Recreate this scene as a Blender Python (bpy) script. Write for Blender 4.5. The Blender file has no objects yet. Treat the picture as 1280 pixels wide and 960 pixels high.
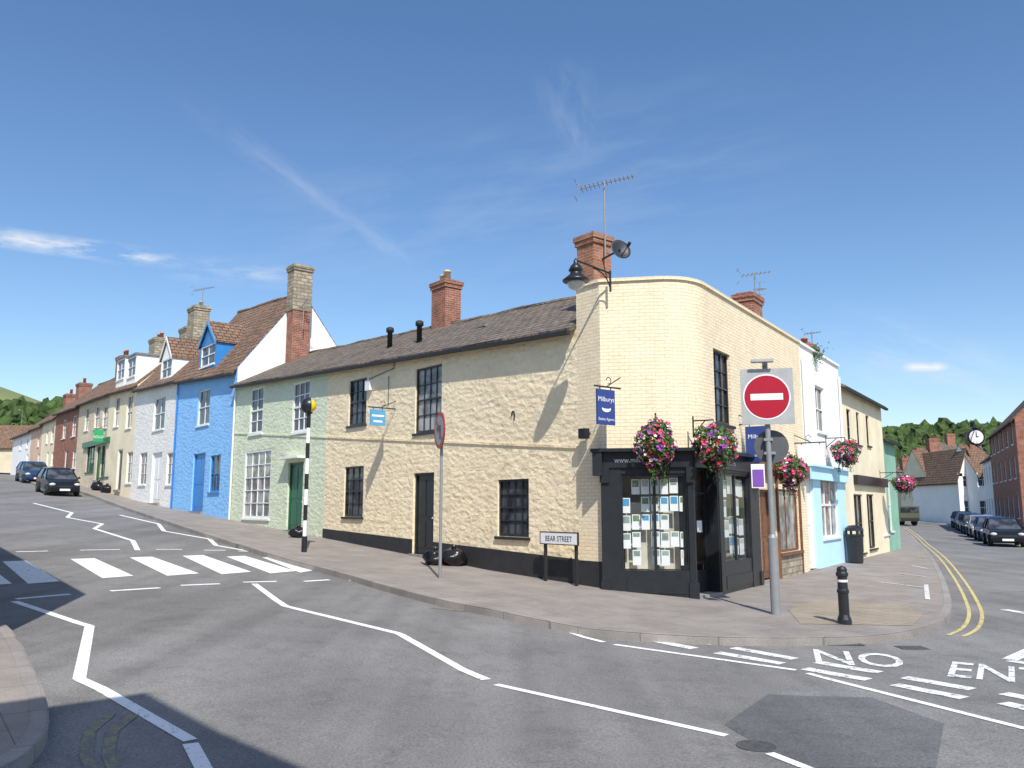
import bpy, bmesh, math, random
from mathutils import Vector, Matrix, noise
RN=random.Random(7)
SC=bpy.context.scene; C=SC.collection
F=1038.0; TH=math.radians(8.4); EYE=1.8; cT=math.cos(TH); sT=math.sin(TH)
def ray(px,py):
    u=(px-640)/F; v=(480-py)/F
    return Vector((u,cT-sT*v,sT+cT*v))
# ---------------- terrain ----------------
c0=Vector((1.94,17.97)); d2=Vector((-.627,.779)).normalized(); e2=Vector((.5544,.8322)).normalized()
DET=d2.x*e2.y-d2.y*e2.x
def acoord(x,y):
    rx=x-c0.x; ry=y-c0.y
    return (rx*e2.y-ry*e2.x)/DET
HT=[(-500,-.3),(-6,-.28),(-2,-.2),(0,-.03),(4,.12),(21.5,1.13),(28.7,1.54),(35.7,1.98),(43,2.6),(50,3.13),(60,3.8),(79,4.8),(150,7.5),(600,9)]
def _h(a):
    for (a0,z0),(a1,z1) in zip(HT,HT[1:]):
        if a<=a1: return z0+(z1-z0)*(a-a0)/(a1-a0)
    return HT[-1][1]
def hA(a):
    a=max(-499,min(599,a)); i=math.floor(a); f=a-i
    return _h(i)*(1-f)+_h(i+1)*f
def h(x,y): return hA(acoord(x,y))
def G(px,py,off=0.0,kmax=260):
    r=ray(px,py); k=2.0; prev=k
    while k<kmax:
        if EYE+k*r.z < h(k*r.x,k*r.y)+off: break
        prev=k; k+=.25
    lo,hi=prev,k
    for _ in range(25):
        m=(lo+hi)/2
        if EYE+m*r.z < h(m*r.x,m*r.y)+off: hi=m
        else: lo=m
    return Vector((hi*r.x,hi*r.y))
# ---------------- mesh builder ----------------
LOC={}
class MB:
    def __init__(s): s.v=[]; s.f=[]; s.mi=[]; s.m=0
    def face(s,pts):
        i=len(s.v); s.v+= [Vector(p) for p in pts]; s.f.append(list(range(i,i+len(pts)))); s.mi.append(s.m)
    def raw(s,vs,fs):
        i=len(s.v); s.v+=[Vector(p) for p in vs]
        for f in fs: s.f.append([i+k for k in f]); s.mi.append(s.m)
    def hexa(s,p): s.raw(p,[(0,1,2,3),(4,7,6,5),(0,4,5,1),(1,5,6,2),(2,6,7,3),(3,7,4,0)])
    def fbox(s,fr,t0,t1,z0,z1,o0,o1):
        za,zb=z0 if isinstance(z0,tuple) else (z0,z0); zc,zd=z1 if isinstance(z1,tuple) else (z1,z1)
        s.hexa([fr.p(t0,za,o0),fr.p(t1,zb,o0),fr.p(t1,zb,o1),fr.p(t0,za,o1),fr.p(t0,zc,o0),fr.p(t1,zd,o0),fr.p(t1,zd,o1),fr.p(t0,zc,o1)])
    def box(s,c,sz):
        x,y,z=c; a,b,g=sz[0]/2,sz[1]/2,sz[2]/2
        s.hexa([(x-a,y-b,z-g),(x+a,y-b,z-g),(x+a,y+b,z-g),(x-a,y+b,z-g),(x-a,y-b,z+g),(x+a,y-b,z+g),(x+a,y+b,z+g),(x-a,y+b,z+g)])
    def tube(s,p,q,r,r2=None,n=10):
        p=Vector(p);q=Vector(q); r2=r if r2 is None else r2
        ax=(q-p).normalized(); u=ax.orthogonal().normalized(); w=ax.cross(u); vs=[]
        for c,rr in((p,r),(q,r2)):
            for i in range(n):
                a=2*math.pi*i/n; vs.append(c+u*math.cos(a)*rr+w*math.sin(a)*rr)
        s.raw(vs,[(i,(i+1)%n,n+(i+1)%n,n+i) for i in range(n)]+[tuple(range(n))[::-1],tuple(range(n,2*n))])
    def path(s,pts,r,n=8):
        for a,b in zip(pts,pts[1:]): s.tube(a,b,r,n=n)
    def lathe(s,c,prof,n=20,ax=None):
        c=Vector(c); ax=Vector(ax or (0,0,1)).normalized(); u=ax.orthogonal().normalized(); w=ax.cross(u); vs=[];fs=[]
        for r,z in prof:
            for i in range(n):
                a=2*math.pi*i/n; vs.append(c+ax*z+(u*math.cos(a)+w*math.sin(a))*r)
        for j in range(len(prof)-1):
            for i in range(n): fs.append((j*n+i,j*n+(i+1)%n,(j+1)*n+(i+1)%n,(j+1)*n+i))
        fs.append(tuple(range(n))[::-1]); fs.append(tuple(range((len(prof)-1)*n,len(prof)*n)))
        s.raw(vs,fs)
    def ball(s,c,r,sq=(1,1,1),nz=0,sub=2,seed=0):
        b=bmesh.new(); bmesh.ops.create_icosphere(b,subdivisions=sub,radius=1)
        vs=[]
        for v in b.verts:
            k=1+nz*noise.noise(v.co*1.7+Vector((seed*3.1,seed,0)))
            vs.append((c[0]+v.co.x*r*sq[0]*k,c[1]+v.co.y*r*sq[1]*k,c[2]+v.co.z*r*sq[2]*k))
        s.raw(vs,[[v.index for v in f.verts] for f in b.faces]); b.free()
    def build(s,name,mats,parent=None,smooth=False,uv=True):
        off=LOC.get(parent.name,Vector((0,0,0))) if parent else Vector((0,0,0))
        if not isinstance(mats,(list,tuple)): mats=[mats]
        me=bpy.data.meshes.new(name); me.from_pydata([v-off for v in s.v],[],s.f)
        for m in mats: me.materials.append(m)
        me.polygons.foreach_set('material_index',s.mi)
        b=bmesh.new(); b.from_mesh(me); bmesh.ops.recalc_face_normals(b,faces=b.faces)
        if uv:
            L=b.loops.layers.uv.new('UVMap')
            for f in b.faces:
                n=f.normal
                if abs(n.z)>.93: ua=Vector((1,0,0)); va=Vector((0,1,0))
                else:
                    ua=Vector((0,0,1)).cross(n).normalized(); va=n.cross(ua)
                    if ua.x<0: ua=-ua
                    if va.z<0: va=-va
                for l in f.loops:
                    co=l.vert.co+off; l[L].uv=(co.dot(ua),co.dot(va))
        if smooth:
            for f in b.faces: f.smooth=True
        b.to_mesh(me); b.free()
        o=bpy.data.objects.new(name,me); C.objects.link(o)
        if parent: o.parent=parent
        LOC[o.name]=off
        return o
def thing(name,label,cat,loc=(0,0,0),group=None):
    o=bpy.data.objects.new(name,None); C.objects.link(o); o.location=loc; o.empty_display_size=.3
    o['label']=label; o['category']=cat
    if group: o['group']=group
    LOC[o.name]=Vector(loc); return o
def tag(o,label,cat,group=None):
    o['label']=label; o['category']=cat
    if group: o['group']=group
    return o
def struct(o): o['kind']='structure'; return o
def dup(root,loc,rz,label,group=None):
    r=root.copy(); C.objects.link(r); r.location=loc; r.rotation_euler=(0,0,rz); r['label']=label
    if group: r['group']=group
    LOC[r.name]=Vector(loc)
    for ch in list(root.children):
        c=ch.copy(); C.objects.link(c); c.parent=r
        for g in ch.children:
            q=g.copy(); C.objects.link(q); q.parent=c
    return r
class Fr:
    def __init__(s,o,d,n): s.o=Vector(o); s.d=Vector(d).normalized(); s.n=Vector(n).normalized()
    def p(s,t,z,o=0):
        q=s.o+s.d*t+s.n*o; return Vector((q.x,q.y,z))
    def px(s,px,py,o=0):
        r=ray(px,py); O=s.o+s.n*o; det=-r.x*s.d.y+s.d.x*r.y
        k=(-O.x*s.d.y+s.d.x*O.y)/det; t=(r.x*O.y-r.y*O.x)/det
        return t,EYE+k*r.z
    def rect(s,b,o=0):
        x0,y0,x1,y1=b; ta=s.px(x0,(y0+y1)/2,o)[0]; tb=s.px(x1,(y0+y1)/2,o)[0]
        z1=s.px((x0+x1)/2,y0,o)[1]; z0=s.px((x0+x1)/2,y1,o)[1]
        return (min(ta,tb),max(ta,tb),z0,z1)
# ---------------- materials ----------------
def mk(name):
    m=bpy.data.materials.new(name); m.use_nodes=True; nt=m.node_tree
    return m,nt,nt.nodes['Principled BSDF']
def nd(nt,ty,ins={},**at):
    n=nt.nodes.new(ty)
    for k,v in at.items(): setattr(n,k,v)
    for k,v in ins.items():
        if isinstance(v,bpy.types.NodeSocket): nt.links.new(v,n.inputs[k])
        else: n.inputs[k].default_value=v
    return n
def mixc(nt,f,a,b,mode='MIX'):
    n=nt.nodes.new('ShaderNodeMix'); n.data_type='RGBA'; n.blend_type=mode
    for i,v in((0,f),(6,a),(7,b)):
        if isinstance(v,bpy.types.NodeSocket): nt.links.new(v,n.inputs[i])
        else: n.inputs[i].default_value=v if i==0 else (tuple(v)+(1,))[:4]
    return n.outputs[2]
def mth(nt,op,a,b=0.0,c=None):
    n=nt.nodes.new('ShaderNodeMath'); n.operation=op
    for i,v in enumerate((a,b) if c is None else (a,b,c)):
        if isinstance(v,bpy.types.NodeSocket): nt.links.new(v,n.inputs[i])
        else: n.inputs[i].default_value=v
    return n.outputs[0]
def ramp(nt,f,stops):
    n=nt.nodes.new('ShaderNodeValToRGB'); nt.links.new(f,n.inputs[0]); cr=n.color_ramp
    while len(cr.elements)<len(stops): cr.elements.new(.5)
    for e,(p,c) in zip(cr.elements,stops):
        e.position=p; e.color=(c,c,c,1) if isinstance(c,(int,float)) else (tuple(c)+(1,))[:4]
    return n.outputs[0]
def nz(nt,vec,sc,det=3,rough=.55): return nd(nt,'ShaderNodeTexNoise',{'Vector':vec,'Scale':sc,'Detail':float(min(det,4)),'Roughness':rough}).outputs['Fac']
def bump(nt,b,hgt,st=.4,dist=.02):
    n=nd(nt,'ShaderNodeBump',{'Height':hgt,'Strength':st,'Distance':dist}); nt.links.new(n.outputs[0],b.inputs['Normal'])
def plain(name,col,rough=.6,metal=0,var=.15,sc=6,bs=0.0,bsc=60,spec=None):
    m,nt,b=mk(name); g=nt.nodes.new('ShaderNodeTexCoord').outputs['Object']
    n=nz(nt,g,sc); f=ramp(nt,n,[(.3,1-var),(.7,1.0)])
    nt.links.new(mixc(nt,1.0,col,f,'MULTIPLY'),b.inputs['Base Color'])
    b.inputs['Roughness'].default_value=rough; b.inputs['Metallic'].default_value=metal
    if spec is not None: b.inputs['Specular IOR Level'].default_value=spec
    if bs: bump(nt,b,nz(nt,g,bsc,3),bs,.01)
    return m
def wallm(name,col,kind='rubble',bs=.7,dirt=.8):
    m,nt,b=mk(name); uv=nt.nodes.new('ShaderNodeTexCoord').outputs['UV']
    big=ramp(nt,nz(nt,uv,.7,4,.65),[(.3,dirt),(.62,1.0)])
    colr=mixc(nt,1.0,col,big,'MULTIPLY')
    if kind=='rubble':
        wn=nd(nt,'ShaderNodeTexNoise',{'Vector':uv,'Scale':3.0,'Detail':2.0}).outputs['Color']
        wv=mixc(nt,.16,uv,wn,'ADD')
        mp=nd(nt,'ShaderNodeMapping',{'Vector':wv,'Scale':(3.6,8.0,1)}).outputs[0]
        von=nd(nt,'ShaderNodeTexVoronoi',{'Vector':mp,'Scale':1.0,'Smoothness':.45,'Randomness':.9},feature='SMOOTH_F1'); vo=von.outputs['Distance']; vc=von.outputs['Color']
        colr=mixc(nt,1.0,colr,ramp(nt,vo,[(.5,1.0),(.9,.94)]),'MULTIPLY')
        fn=nz(nt,uv,9,4,.65); colr=mixc(nt,1.0,colr,ramp(nt,fn,[(.3,.90),(.6,1.0)]),'MULTIPLY')
        hh=mth(nt,'ADD',mth(nt,'MULTIPLY',vo,-.65),mth(nt,'MULTIPLY',fn,.9)); hh=mth(nt,'ADD',hh,mth(nt,'MULTIPLY',vc,.3))
        bump(nt,b,hh,bs,.055)
    elif kind=='brick':
        bt=nd(nt,'ShaderNodeTexBrick',{'Vector':uv,'Scale':1.0,'Mortar Size':.008,'Brick Width':.23,'Row Height':.078,'Color1':(1,1,1,1),'Color2':(.94,.94,.93,1),'Mortar':(.80,.79,.77,1)})
        colr=mixc(nt,1.0,colr,bt.outputs['Color'],'MULTIPLY')
        st=ramp(nt,nz(nt,uv,2.6,4,.7),[(.32,.9),(.55,1.0)]); colr=mixc(nt,1.0,colr,st,'MULTIPLY')
        hh=mth(nt,'SUBTRACT',mth(nt,'MULTIPLY',nz(nt,uv,12,4),1.0),bt.outputs['Fac']); bump(nt,b,hh,bs*.7,.014)
    else: bump(nt,b,nz(nt,uv,25,4),.25,.01)
    nt.links.new(colr,b.inputs['Base Color']); b.inputs['Roughness'].default_value=.9; b.inputs['Specular IOR Level'].default_value=.25
    return m
def rawbrick(name,c1,c2,mort=(.35,.31,.26),w=.225,hgt=.078,ms=.010):
    m,nt,b=mk(name); uv=nt.nodes.new('ShaderNodeTexCoord').outputs['UV']
    bt=nd(nt,'ShaderNodeTexBrick',{'Vector':uv,'Scale':1.0,'Mortar Size':ms,'Brick Width':w,'Row Height':hgt,'Color1':c1+(1,),'Color2':c2+(1,),'Mortar':mort+(1,)})
    n=ramp(nt,nz(nt,uv,3,4),[(.3,.6),(.7,1.1)])
    nt.links.new(mixc(nt,1.0,bt.outputs['Color'],n,'MULTIPLY'),b.inputs['Base Color'])
    bump(nt,b,mth(nt,'SUBTRACT',nz(nt,uv,14,2),bt.outputs['Fac']),.5,.015); b.inputs['Roughness'].default_value=.9
    return m
def tilem(name,c1,c2,lich=(.25,.22,.13)):
    m,nt,b=mk(name); uv=nt.nodes.new('ShaderNodeTexCoord').outputs['UV']
    bt=nd(nt,'ShaderNodeTexBrick',{'Vector':uv,'Scale':1.0,'Mortar Size':.016,'Brick Width':.30,'Row Height':.26,'Color1':c1+(1,),'Color2':c2+(1,),'Mortar':(.03,.025,.02,1)})
    n=ramp(nt,nz(nt,uv,2.2,4,.7),[(.3,.6),(.7,1.25)]); col=mixc(nt,1.0,bt.outputs['Color'],n,'MULTIPLY')
    col=mixc(nt,ramp(nt,nz(nt,uv,6,4,.7),[(.52,0.0),(.66,.65)]),col,lich)
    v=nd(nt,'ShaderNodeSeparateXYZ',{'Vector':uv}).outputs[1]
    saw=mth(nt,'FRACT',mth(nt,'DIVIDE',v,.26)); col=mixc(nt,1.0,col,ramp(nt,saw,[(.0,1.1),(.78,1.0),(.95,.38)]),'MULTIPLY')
    nt.links.new(col,b.inputs['Base Color'])
    hh=mth(nt,'SUBTRACT',mth(nt,'MULTIPLY',saw,-.9),bt.outputs['Fac'])
    hh=mth(nt,'ADD',hh,mth(nt,'MULTIPLY',nz(nt,uv,6,2),.6)); bump(nt,b,hh,.9,.05); b.inputs['Roughness'].default_value=.9
    return m
def asphalt(name,base,patch=.22):
    m,nt,b=mk(name); g=nt.nodes.new('ShaderNodeTexCoord').outputs['Object']
    a=ramp(nt,nz(nt,g,.35,4,.6),[(.3,1-patch),(.68,1.10)]); s=ramp(nt,nz(nt,g,45,3,.7),[(.3,.62),(.7,1.38)])
    st=ramp(nt,nz(nt,g,2.2,4,.7),[(.30,.80),(.5,1.0)])
    col=mixc(nt,1.0,mixc(nt,1.0,mixc(nt,1.0,base,a,'MULTIPLY'),s,'MULTIPLY'),st,'MULTIPLY')
    mp=nd(nt,'ShaderNodeMapping',{'Vector':g,'Rotation':(0,0,.68),'Scale':(1.1,.06,1)}).outputs[0]
    col=mixc(nt,1.0,col,ramp(nt,nz(nt,mp,1.2,2),[(.35,.84),(.6,1.06)]),'MULTIPLY')
    nt.links.new(col,b.inputs['Base Color']); bump(nt,b,nz(nt,g,70,1),.6,.012); b.inputs['Roughness'].default_value=.85
    return m
def paint(name,col,base=(.17,.17,.17),wear=.42):
    m,nt,b=mk(name); g=nt.nodes.new('ShaderNodeTexCoord').outputs['Object']
    n=ramp(nt,mth(nt,'ADD',mth(nt,'MULTIPLY',nz(nt,g,9,4,.75),.7),mth(nt,'MULTIPLY',nz(nt,g,60,1),.3)),[(wear-.05,0.0),(wear+.04,1.0)])
    nt.links.new(mixc(nt,n,base,col),b.inputs['Base Color']); b.inputs['Roughness'].default_value=.7
    return m
def slabs(name,c1,c2,w=.6,hh=.45,ms=.008,rot=.9):
    m,nt,b=mk(name); g=nt.nodes.new('ShaderNodeTexCoord').outputs['Object']
    mp=nd(nt,'ShaderNodeMapping',{'Vector':g,'Rotation':(0,0,rot)}).outputs[0]
    bt=nd(nt,'ShaderNodeTexBrick',{'Vector':mp,'Scale':1.0,'Mortar Size':ms,'Brick Width':w,'Row Height':hh,'Color1':c1+(1,),'Color2':c2+(1,),'Mortar':(c1[0]*.55,c1[1]*.55,c1[2]*.55,1)})
    n=ramp(nt,nz(nt,g,1.2,4,.65),[(.3,.76),(.7,1.08)]); s=ramp(nt,nz(nt,g,60,1),[(.3,.85),(.7,1.12)])
    nt.links.new(mixc(nt,1.0,mixc(nt,1.0,bt.outputs['Color'],n,'MULTIPLY'),s,'MULTIPLY'),b.inputs['Base Color'])
    bump(nt,b,mth(nt,'SUBTRACT',nz(nt,g,50,1),bt.outputs['Fac']),.3,.008); b.inputs['Roughness'].default_value=.85
    return m
def glassm(name,col,lo=.3):
    m,nt,b=mk(name); uv=nt.nodes.new('ShaderNodeTexCoord').outputs['UV']
    n=ramp(nt,nz(nt,uv,1.6,2),[(.42,lo),(.6,1.0)])
    nt.links.new(mixc(nt,1.0,col,n,'MULTIPLY'),b.inputs['Base Color']); b.inputs['Roughness'].default_value=.06
    bump(nt,b,nz(nt,uv,2.2,1),.06,.02)
    return m
def clearglass(name):
    m,nt,b=mk(name); nt.nodes.remove(b); out=nt.nodes['Material Output']
    t=nd(nt,'ShaderNodeBsdfTransparent',{'Color':(.95,.97,.96,1)}); g=nd(nt,'ShaderNodeBsdfGlossy',{'Roughness':.02})
    lw=nd(nt,'ShaderNodeLayerWeight',{'Blend':.5}); f=mth(nt,'ADD',mth(nt,'MULTIPLY',mth(nt,'POWER',lw.outputs['Facing'],4.0),.8),.05)
    mx=nd(nt,'ShaderNodeMixShader',{0:f,1:t.outputs[0],2:g.outputs[0]}); nt.links.new(mx.outputs[0],out.inputs[0])
    return m
M={}
M['cream']=wallm('cream_painted_stone',(.97,.82,.56),'rubble',.60,.90)
M['creambrick']=wallm('cream_painted_brick',(.96,.81,.57),'brick',.9,.93)
M['green']=wallm('pale_green_stone',(.74,.80,.59),'rubble',.5,.92)
M['blue']=wallm('blue_painted_stone',(.30,.60,.97),'rubble',.5,.9)
M['white']=wallm('white_painted_stone',(.90,.88,.82),'rubble',.45,.9)
M['whiter']=wallm('white_render',(.92,.91,.87),'render',.5,.92)
M['paleblue']=wallm('pale_blue_render',(.55,.82,.97),'render',.5,.92)
M['beige']=wallm('beige_stone',(.72,.62,.45),'rubble',.5)
M['creamr']=wallm('cream_render',(.90,.79,.57),'render')
M['tan']=wallm('tan_render',(.66,.58,.42),'render')
M['teal']=wallm('green_render',(.28,.50,.38),'render')
M['salmon']=wallm('salmon_render',(.74,.52,.38),'render')
M['redbrick']=rawbrick('red_brick',(.42,.13,.065),(.30,.09,.05))
M['orbrick']=rawbrick('orange_brick',(.50,.19,.09),(.38,.12,.055))
M['stonech']=rawbrick('stone_chimney',(.50,.43,.31),(.34,.29,.21),(.26,.22,.17),.36,.16,.02)
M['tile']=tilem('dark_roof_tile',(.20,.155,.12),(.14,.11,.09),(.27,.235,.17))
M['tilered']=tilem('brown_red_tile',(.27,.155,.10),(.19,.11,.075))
M['lead']=plain('lead_grey',(.22,.23,.24),.6)
M['black']=plain('black_paint',(.022,.025,.030),.35,0,.3)
M['blackm']=plain('black_matt',(.025,.025,.025),.7)
M['plinth']=plain('black_plinth',(.035,.035,.038),.7,0,.4,3,.5,20)
M['whitep']=plain('white_paint',(.86,.86,.83),.45,0,.08)
M['glass']=glassm('window_glass',(.09,.10,.12))
M['glassl']=glassm('curtained_glass',(.42,.42,.40),.35)
M['clear']=clearglass('shop_glass')
M['gdoor']=plain('green_door_paint',(.02,.13,.07),.35)
M['brightgreen']=plain('board_green',(.03,.38,.14),.5)
M['bdoor']=plain('blue_door_paint',(.04,.24,.62),.35)
M['brown']=plain('brown_timber',(.22,.10,.05),.5,0,.4)
M['grey']=plain('galvanised_steel',(.30,.31,.32),.5,.2)
M['greyl']=plain('grey_board',(.42,.43,.42),.5)
M['greyd']=plain('dark_grey',(.10,.105,.11),.5)
M['iron']=plain('cast_iron',(.10,.10,.10),.7,0,.5,20,.8,40)
M['dishblk']=plain('dish_black',(.028,.03,.034),.5)
M['red']=plain('sign_red',(.42,.010,.03),.35,0,.05)
M['signw']=plain('sign_white',(.86,.86,.86),.4,0,.04)
M['navy']=plain('sign_navy',(.03,.06,.24),.4,0,.05)
M['signblue']=plain('sign_blue',(.10,.36,.62),.4,0,.1)
M['purple']=plain('sign_purple',(.22,.09,.42),.4)
M['yellow']=plain('amber_globe',(.85,.60,.02),.25,0,.05)
M['gold']=plain('pot_cream',(.66,.53,.32),.7)
M['terra']=plain('terracotta',(.48,.18,.09),.8)
M['asph']=asphalt('asphalt',(.222,.215,.205))
M['asph2']=asphalt('asphalt_patch',(.135,.135,.138),.12)
M['pave']=slabs('paving',(.315,.28,.25),(.285,.255,.225),.9,.6,.007)
M['buff']=slabs('buff_paving',(.37,.31,.235),(.33,.28,.21),.4,.4)
M['kerb']=slabs('kerb_stone',(.35,.32,.29),(.28,.255,.235),.9,9)
M['wpaint']=paint('road_white',(.88,.88,.86),wear=.40)
M['wworn']=paint('road_white_rubbed',(.80,.80,.78),wear=.445)
M['wfaint']=paint('road_white_worn',(.72,.72,.70),(.19,.19,.19),.46)
M['ypaint']=paint('road_yellow',(.66,.53,.20),(.19,.19,.18),.45)
M['yfaint']=paint('road_yellow_faint',(.32,.28,.15),(.18,.175,.165),.52)
M['grass']=plain('grass',(.20,.24,.09),.9,0,.3,.02)
M['wood']=plain('woodland',(.075,.13,.03),.95,0,.7,.22,.0)
M['leaf']=plain('leaf',(.07,.17,.03),.6,0,.5,8)
M['pink']=plain('petal_pink',(.85,.08,.33),.6,0,.2,20)
M['redf']=plain('petal_red',(.70,.03,.06),.6,0,.2,20)
M['whitef']=plain('petal_white',(.9,.80,.88),.6,0,.1,20)
M['purpf']=plain('petal_purple',(.40,.06,.50),.6,0,.2,20)
M['bag']=plain('bin_bag',(.014,.014,.016),.28,0,.3,4,.9,14)
M['card']=plain('card_white',(.86,.87,.88),.5,0,.05)
M['cardb']=plain('card_photo',(.34,.44,.42),.5,0,.5,5)
M['cardg']=plain('card_photo_green',(.22,.32,.16),.5,0,.5,5)
M['backing']=plain('display_backing',(.70,.66,.56),.6,0,.4,2)
M['floor']=plain('shop_floor',(.6,.55,.46),.7)
M['dark']=plain('interior_wall',(.45,.42,.36),.8)
M['rubber']=plain('rubber',(.02,.02,.02),.8)
M['carblk']=plain('car_black',(.012,.013,.016),.15)
M['carblue']=plain('car_blue',(.02,.06,.15),.15)
M['carsil']=plain('car_silver',(.45,.47,.5),.25,.5)
M['olive']=plain('olive_paint',(.10,.11,.07),.5)
M['lampg']=plain('lamp_glass',(.6,.6,.55),.15)
# ---------------- draped sheets ----------------
ga=Vector((e2.y/DET,-e2.x/DET))
def drape(name,polys,off,mat,skirt=0):
    bm=bmesh.new()
    for P in polys:
        try: bm.faces.new([bm.verts.new((p[0],p[1],0)) for p in P])
        except Exception: pass
    bmesh.ops.triangulate(bm,faces=bm.faces)
    aa=[acoord(v.co.x,v.co.y) for v in bm.verts]; lo=max(math.ceil(min(aa)),-8); hi=min(math.floor(max(aa)),155)
    nn=Vector((ga.x,ga.y,0)).normalized(); gl=ga.length
    for i in range(lo,hi+1):
        co=Vector((c0.x,c0.y,0))+nn*(i/gl)
        bmesh.ops.bisect_plane(bm,geom=bm.verts[:]+bm.edges[:]+bm.faces[:],plane_co=co,plane_no=nn,dist=1e-5)
    for v in bm.verts: v.co.z=h(v.co.x,v.co.y)+off
    bmesh.ops.recalc_face_normals(bm,faces=bm.faces)
    for f in bm.faces:
        if f.normal.z<0: f.normal_flip()
    me=bpy.data.meshes.new(name); bm.to_mesh(me); bm.free(); me.materials.append(mat)
    o=bpy.data.objects.new(name,me); C.objects.link(o); return struct(o)
def resamp(P,step=.4):
    out=[P[0]]
    for a,b in zip(P,P[1:]):
        n=max(1,int((b-a).length/step))
        for i in range(1,n+1): out.append(a.lerp(b,i/n))
    return out
def smooth(P,n=6):
    out=[]
    for i in range(len(P)-1):
        p0=P[max(i-1,0)];p1=P[i];p2=P[i+1];p3=P[min(i+2,len(P)-1)]
        for k in range(n):
            t=k/n; out.append(.5*((2*p1)+(p2-p0)*t+(2*p0-5*p1+4*p2-p3)*t*t+(3*p1-p0-3*p2+p3)*t**3))
    out.append(P[-1]); return out
def ribbon(P,w,off=0.0):
    L=[];Rr=[]
    for i,p in enumerate(P):
        t=(P[min(i+1,len(P)-1)]-P[max(i-1,0)]).normalized(); n=Vector((-t.y,t.x))
        L.append(p+n*(off+w/2)); Rr.append(p+n*(off-w/2))
    return [[L[i],L[i+1],Rr[i+1],Rr[i]] for i in range(len(P)-1)]
def kerb(name,P,w,top):
    P=resamp(P,.5); mb=MB(); Q=[]
    for i,p in enumerate(P):
        t=(P[min(i+1,len(P)-1)]-P[max(i-1,0)]).normalized(); Q.append(p+Vector((-t.y,t.x))*w)
    Z=lambda p,o:Vector((p.x,p.y,h(p.x,p.y)+o))
    for a,b,c,d in zip(P,P[1:],Q,Q[1:]):
        mb.face([Z(a,-.1),Z(b,-.1),Z(b,top-.02),Z(a,top-.02)]); mb.face([Z(a,top-.02),Z(b,top-.02),Z(b.lerp(d,.15),top),Z(a.lerp(c,.15),top)])
        mb.face([Z(a.lerp(c,.15),top),Z(b.lerp(d,.15),top),Z(d,top),Z(c,top)]); mb.face([Z(c,top),Z(d,top),Z(d,top-.1),Z(c,top-.1)])
    return struct(mb.build(name,M['kerb']))
mb=MB(); As=[-600,-100,-20]+list(range(-8,152))+[200,300,598]
for a,b in zip(As,As[1:]):
    q=[]
    for aa,bb in((a,-700),(b,-700),(b,1500),(a,1500)):
        p=c0+d2*aa+e2*bb; q.append((p.x,p.y,hA(aa)-.06))
    mb.face(q)
struct(mb.build('ground',M['grass']))
AB=lambda a,b: c0+d2*a+e2*b
drape('road',[[AB(-45,-40),AB(120,-40),AB(120,1),AB(1,1),AB(1,24),AB(14,30),AB(24,150),AB(-45,150)]],0,M['asph'])
K=[G(*p,.1) for p in [(14,590),(30,595),(60,603),(105,616),(130,625),(172,640),(250,666),(350,697),(440,721),(560,753),(700,781),(850,796),(980,799),(1090,796),(1160,784),(1186,768),(1188,745),(1176,714),(1160,690),(1138,668),(1124,657)]]
K.insert(0,K[0]+d2*25)
K=smooth(K,5)
fw=Fr((3.85,17.55),e2,(.832,-.554)); fl=Fr(c0,d2,(-.779,-.627))
end=K[-1]
Lp=[fl.p(105,0,-.5).xy, fl.p(0.3,0,-.5).xy, fw.p(1.2,0,-.5).xy, fw.p(26,0,-.5).xy, end+Vector((-3,1))]
drape('pavement',[K+Lp[::-1]],.12,M['pave'])
kerb('kerb',K,.14,.125)
K2=[G(*p,.1) for p in [(-420,735),(-180,748),(-60,762),(0,779),(24,803),(47,850),(61,893),(50,928),(-10,968),(-250,1040)]]
K2=smooth(K2,4)
drape('pavement_near',[K2+[K2[-1]+Vector((-6,-3)),K2[0]+Vector((-12,-6))]],.12,M['pave'])
kerb('kerb_near',K2[::-1],.14,.125)
g2=Vector((.417,.909)).normalized(); gp=Vector((g2.y,-g2.x))
cl=Vector((26.2,44.9))
RK=[cl+gp*1.15+g2*t for t in(-16,-5,20,40,75)]
drape('pavement_right',[RK+[p+gp*4 for p in RK[::-1]]],.12,M['pave'])
kerb('kerb_right',RK[::-1],.14,.125)
drape('road_patch',[[G(*p) for p in [(905,906),(960,868),(1090,872),(1180,905),(1170,960),(1000,960)]]],.003,M['asph2'])
drape('pavement_patch',[[G(p[0],p[1],.12) for p in [(985,762),(1025,749),(1130,757),(1155,768),(1140,782),(1000,780)]]],.126,M['buff'])
def marks(name,lines,w,mat,off=.006):
    P=[]
    for l in lines: P+=ribbon([G(*p) for p in l],w)
    return drape(name,P,off,mat)
zb=[[(-60,703),(-22,702),(15,730),(-30,733)],[(3,702),(32,701),(75,727),(35,730)],[(88,699),(118,698),(167,720),(128,723)],[(162,697),(190,696),(249,717),(209,720)],[(228,695),(254,694),(314,715),(277,718)],[(283,696),(306,695),(370,714),(338,717)],[(328,697),(350,697),(400,712),(375,716)],[(369,700),(384,699),(432,713),(412,716)]]
drape('zebra_crossing',[[G(*p) for p in q] for q in zb],.006,M['wpaint'])
marks('crossing_studs',[[(20,749),(88,743)],[(138,739),(200,735)],[(226,732),(275,730)],[(304,728),(346,727)],[(380,727),(412,725)],[(436,726),(468,726)],[(195,687),(228,687)],[(255,688),(282,688)],[(298,689),(322,690)],[(100,688),(150,687)],[(20,690),(60,689)]],.13,M['wpaint'])
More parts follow.
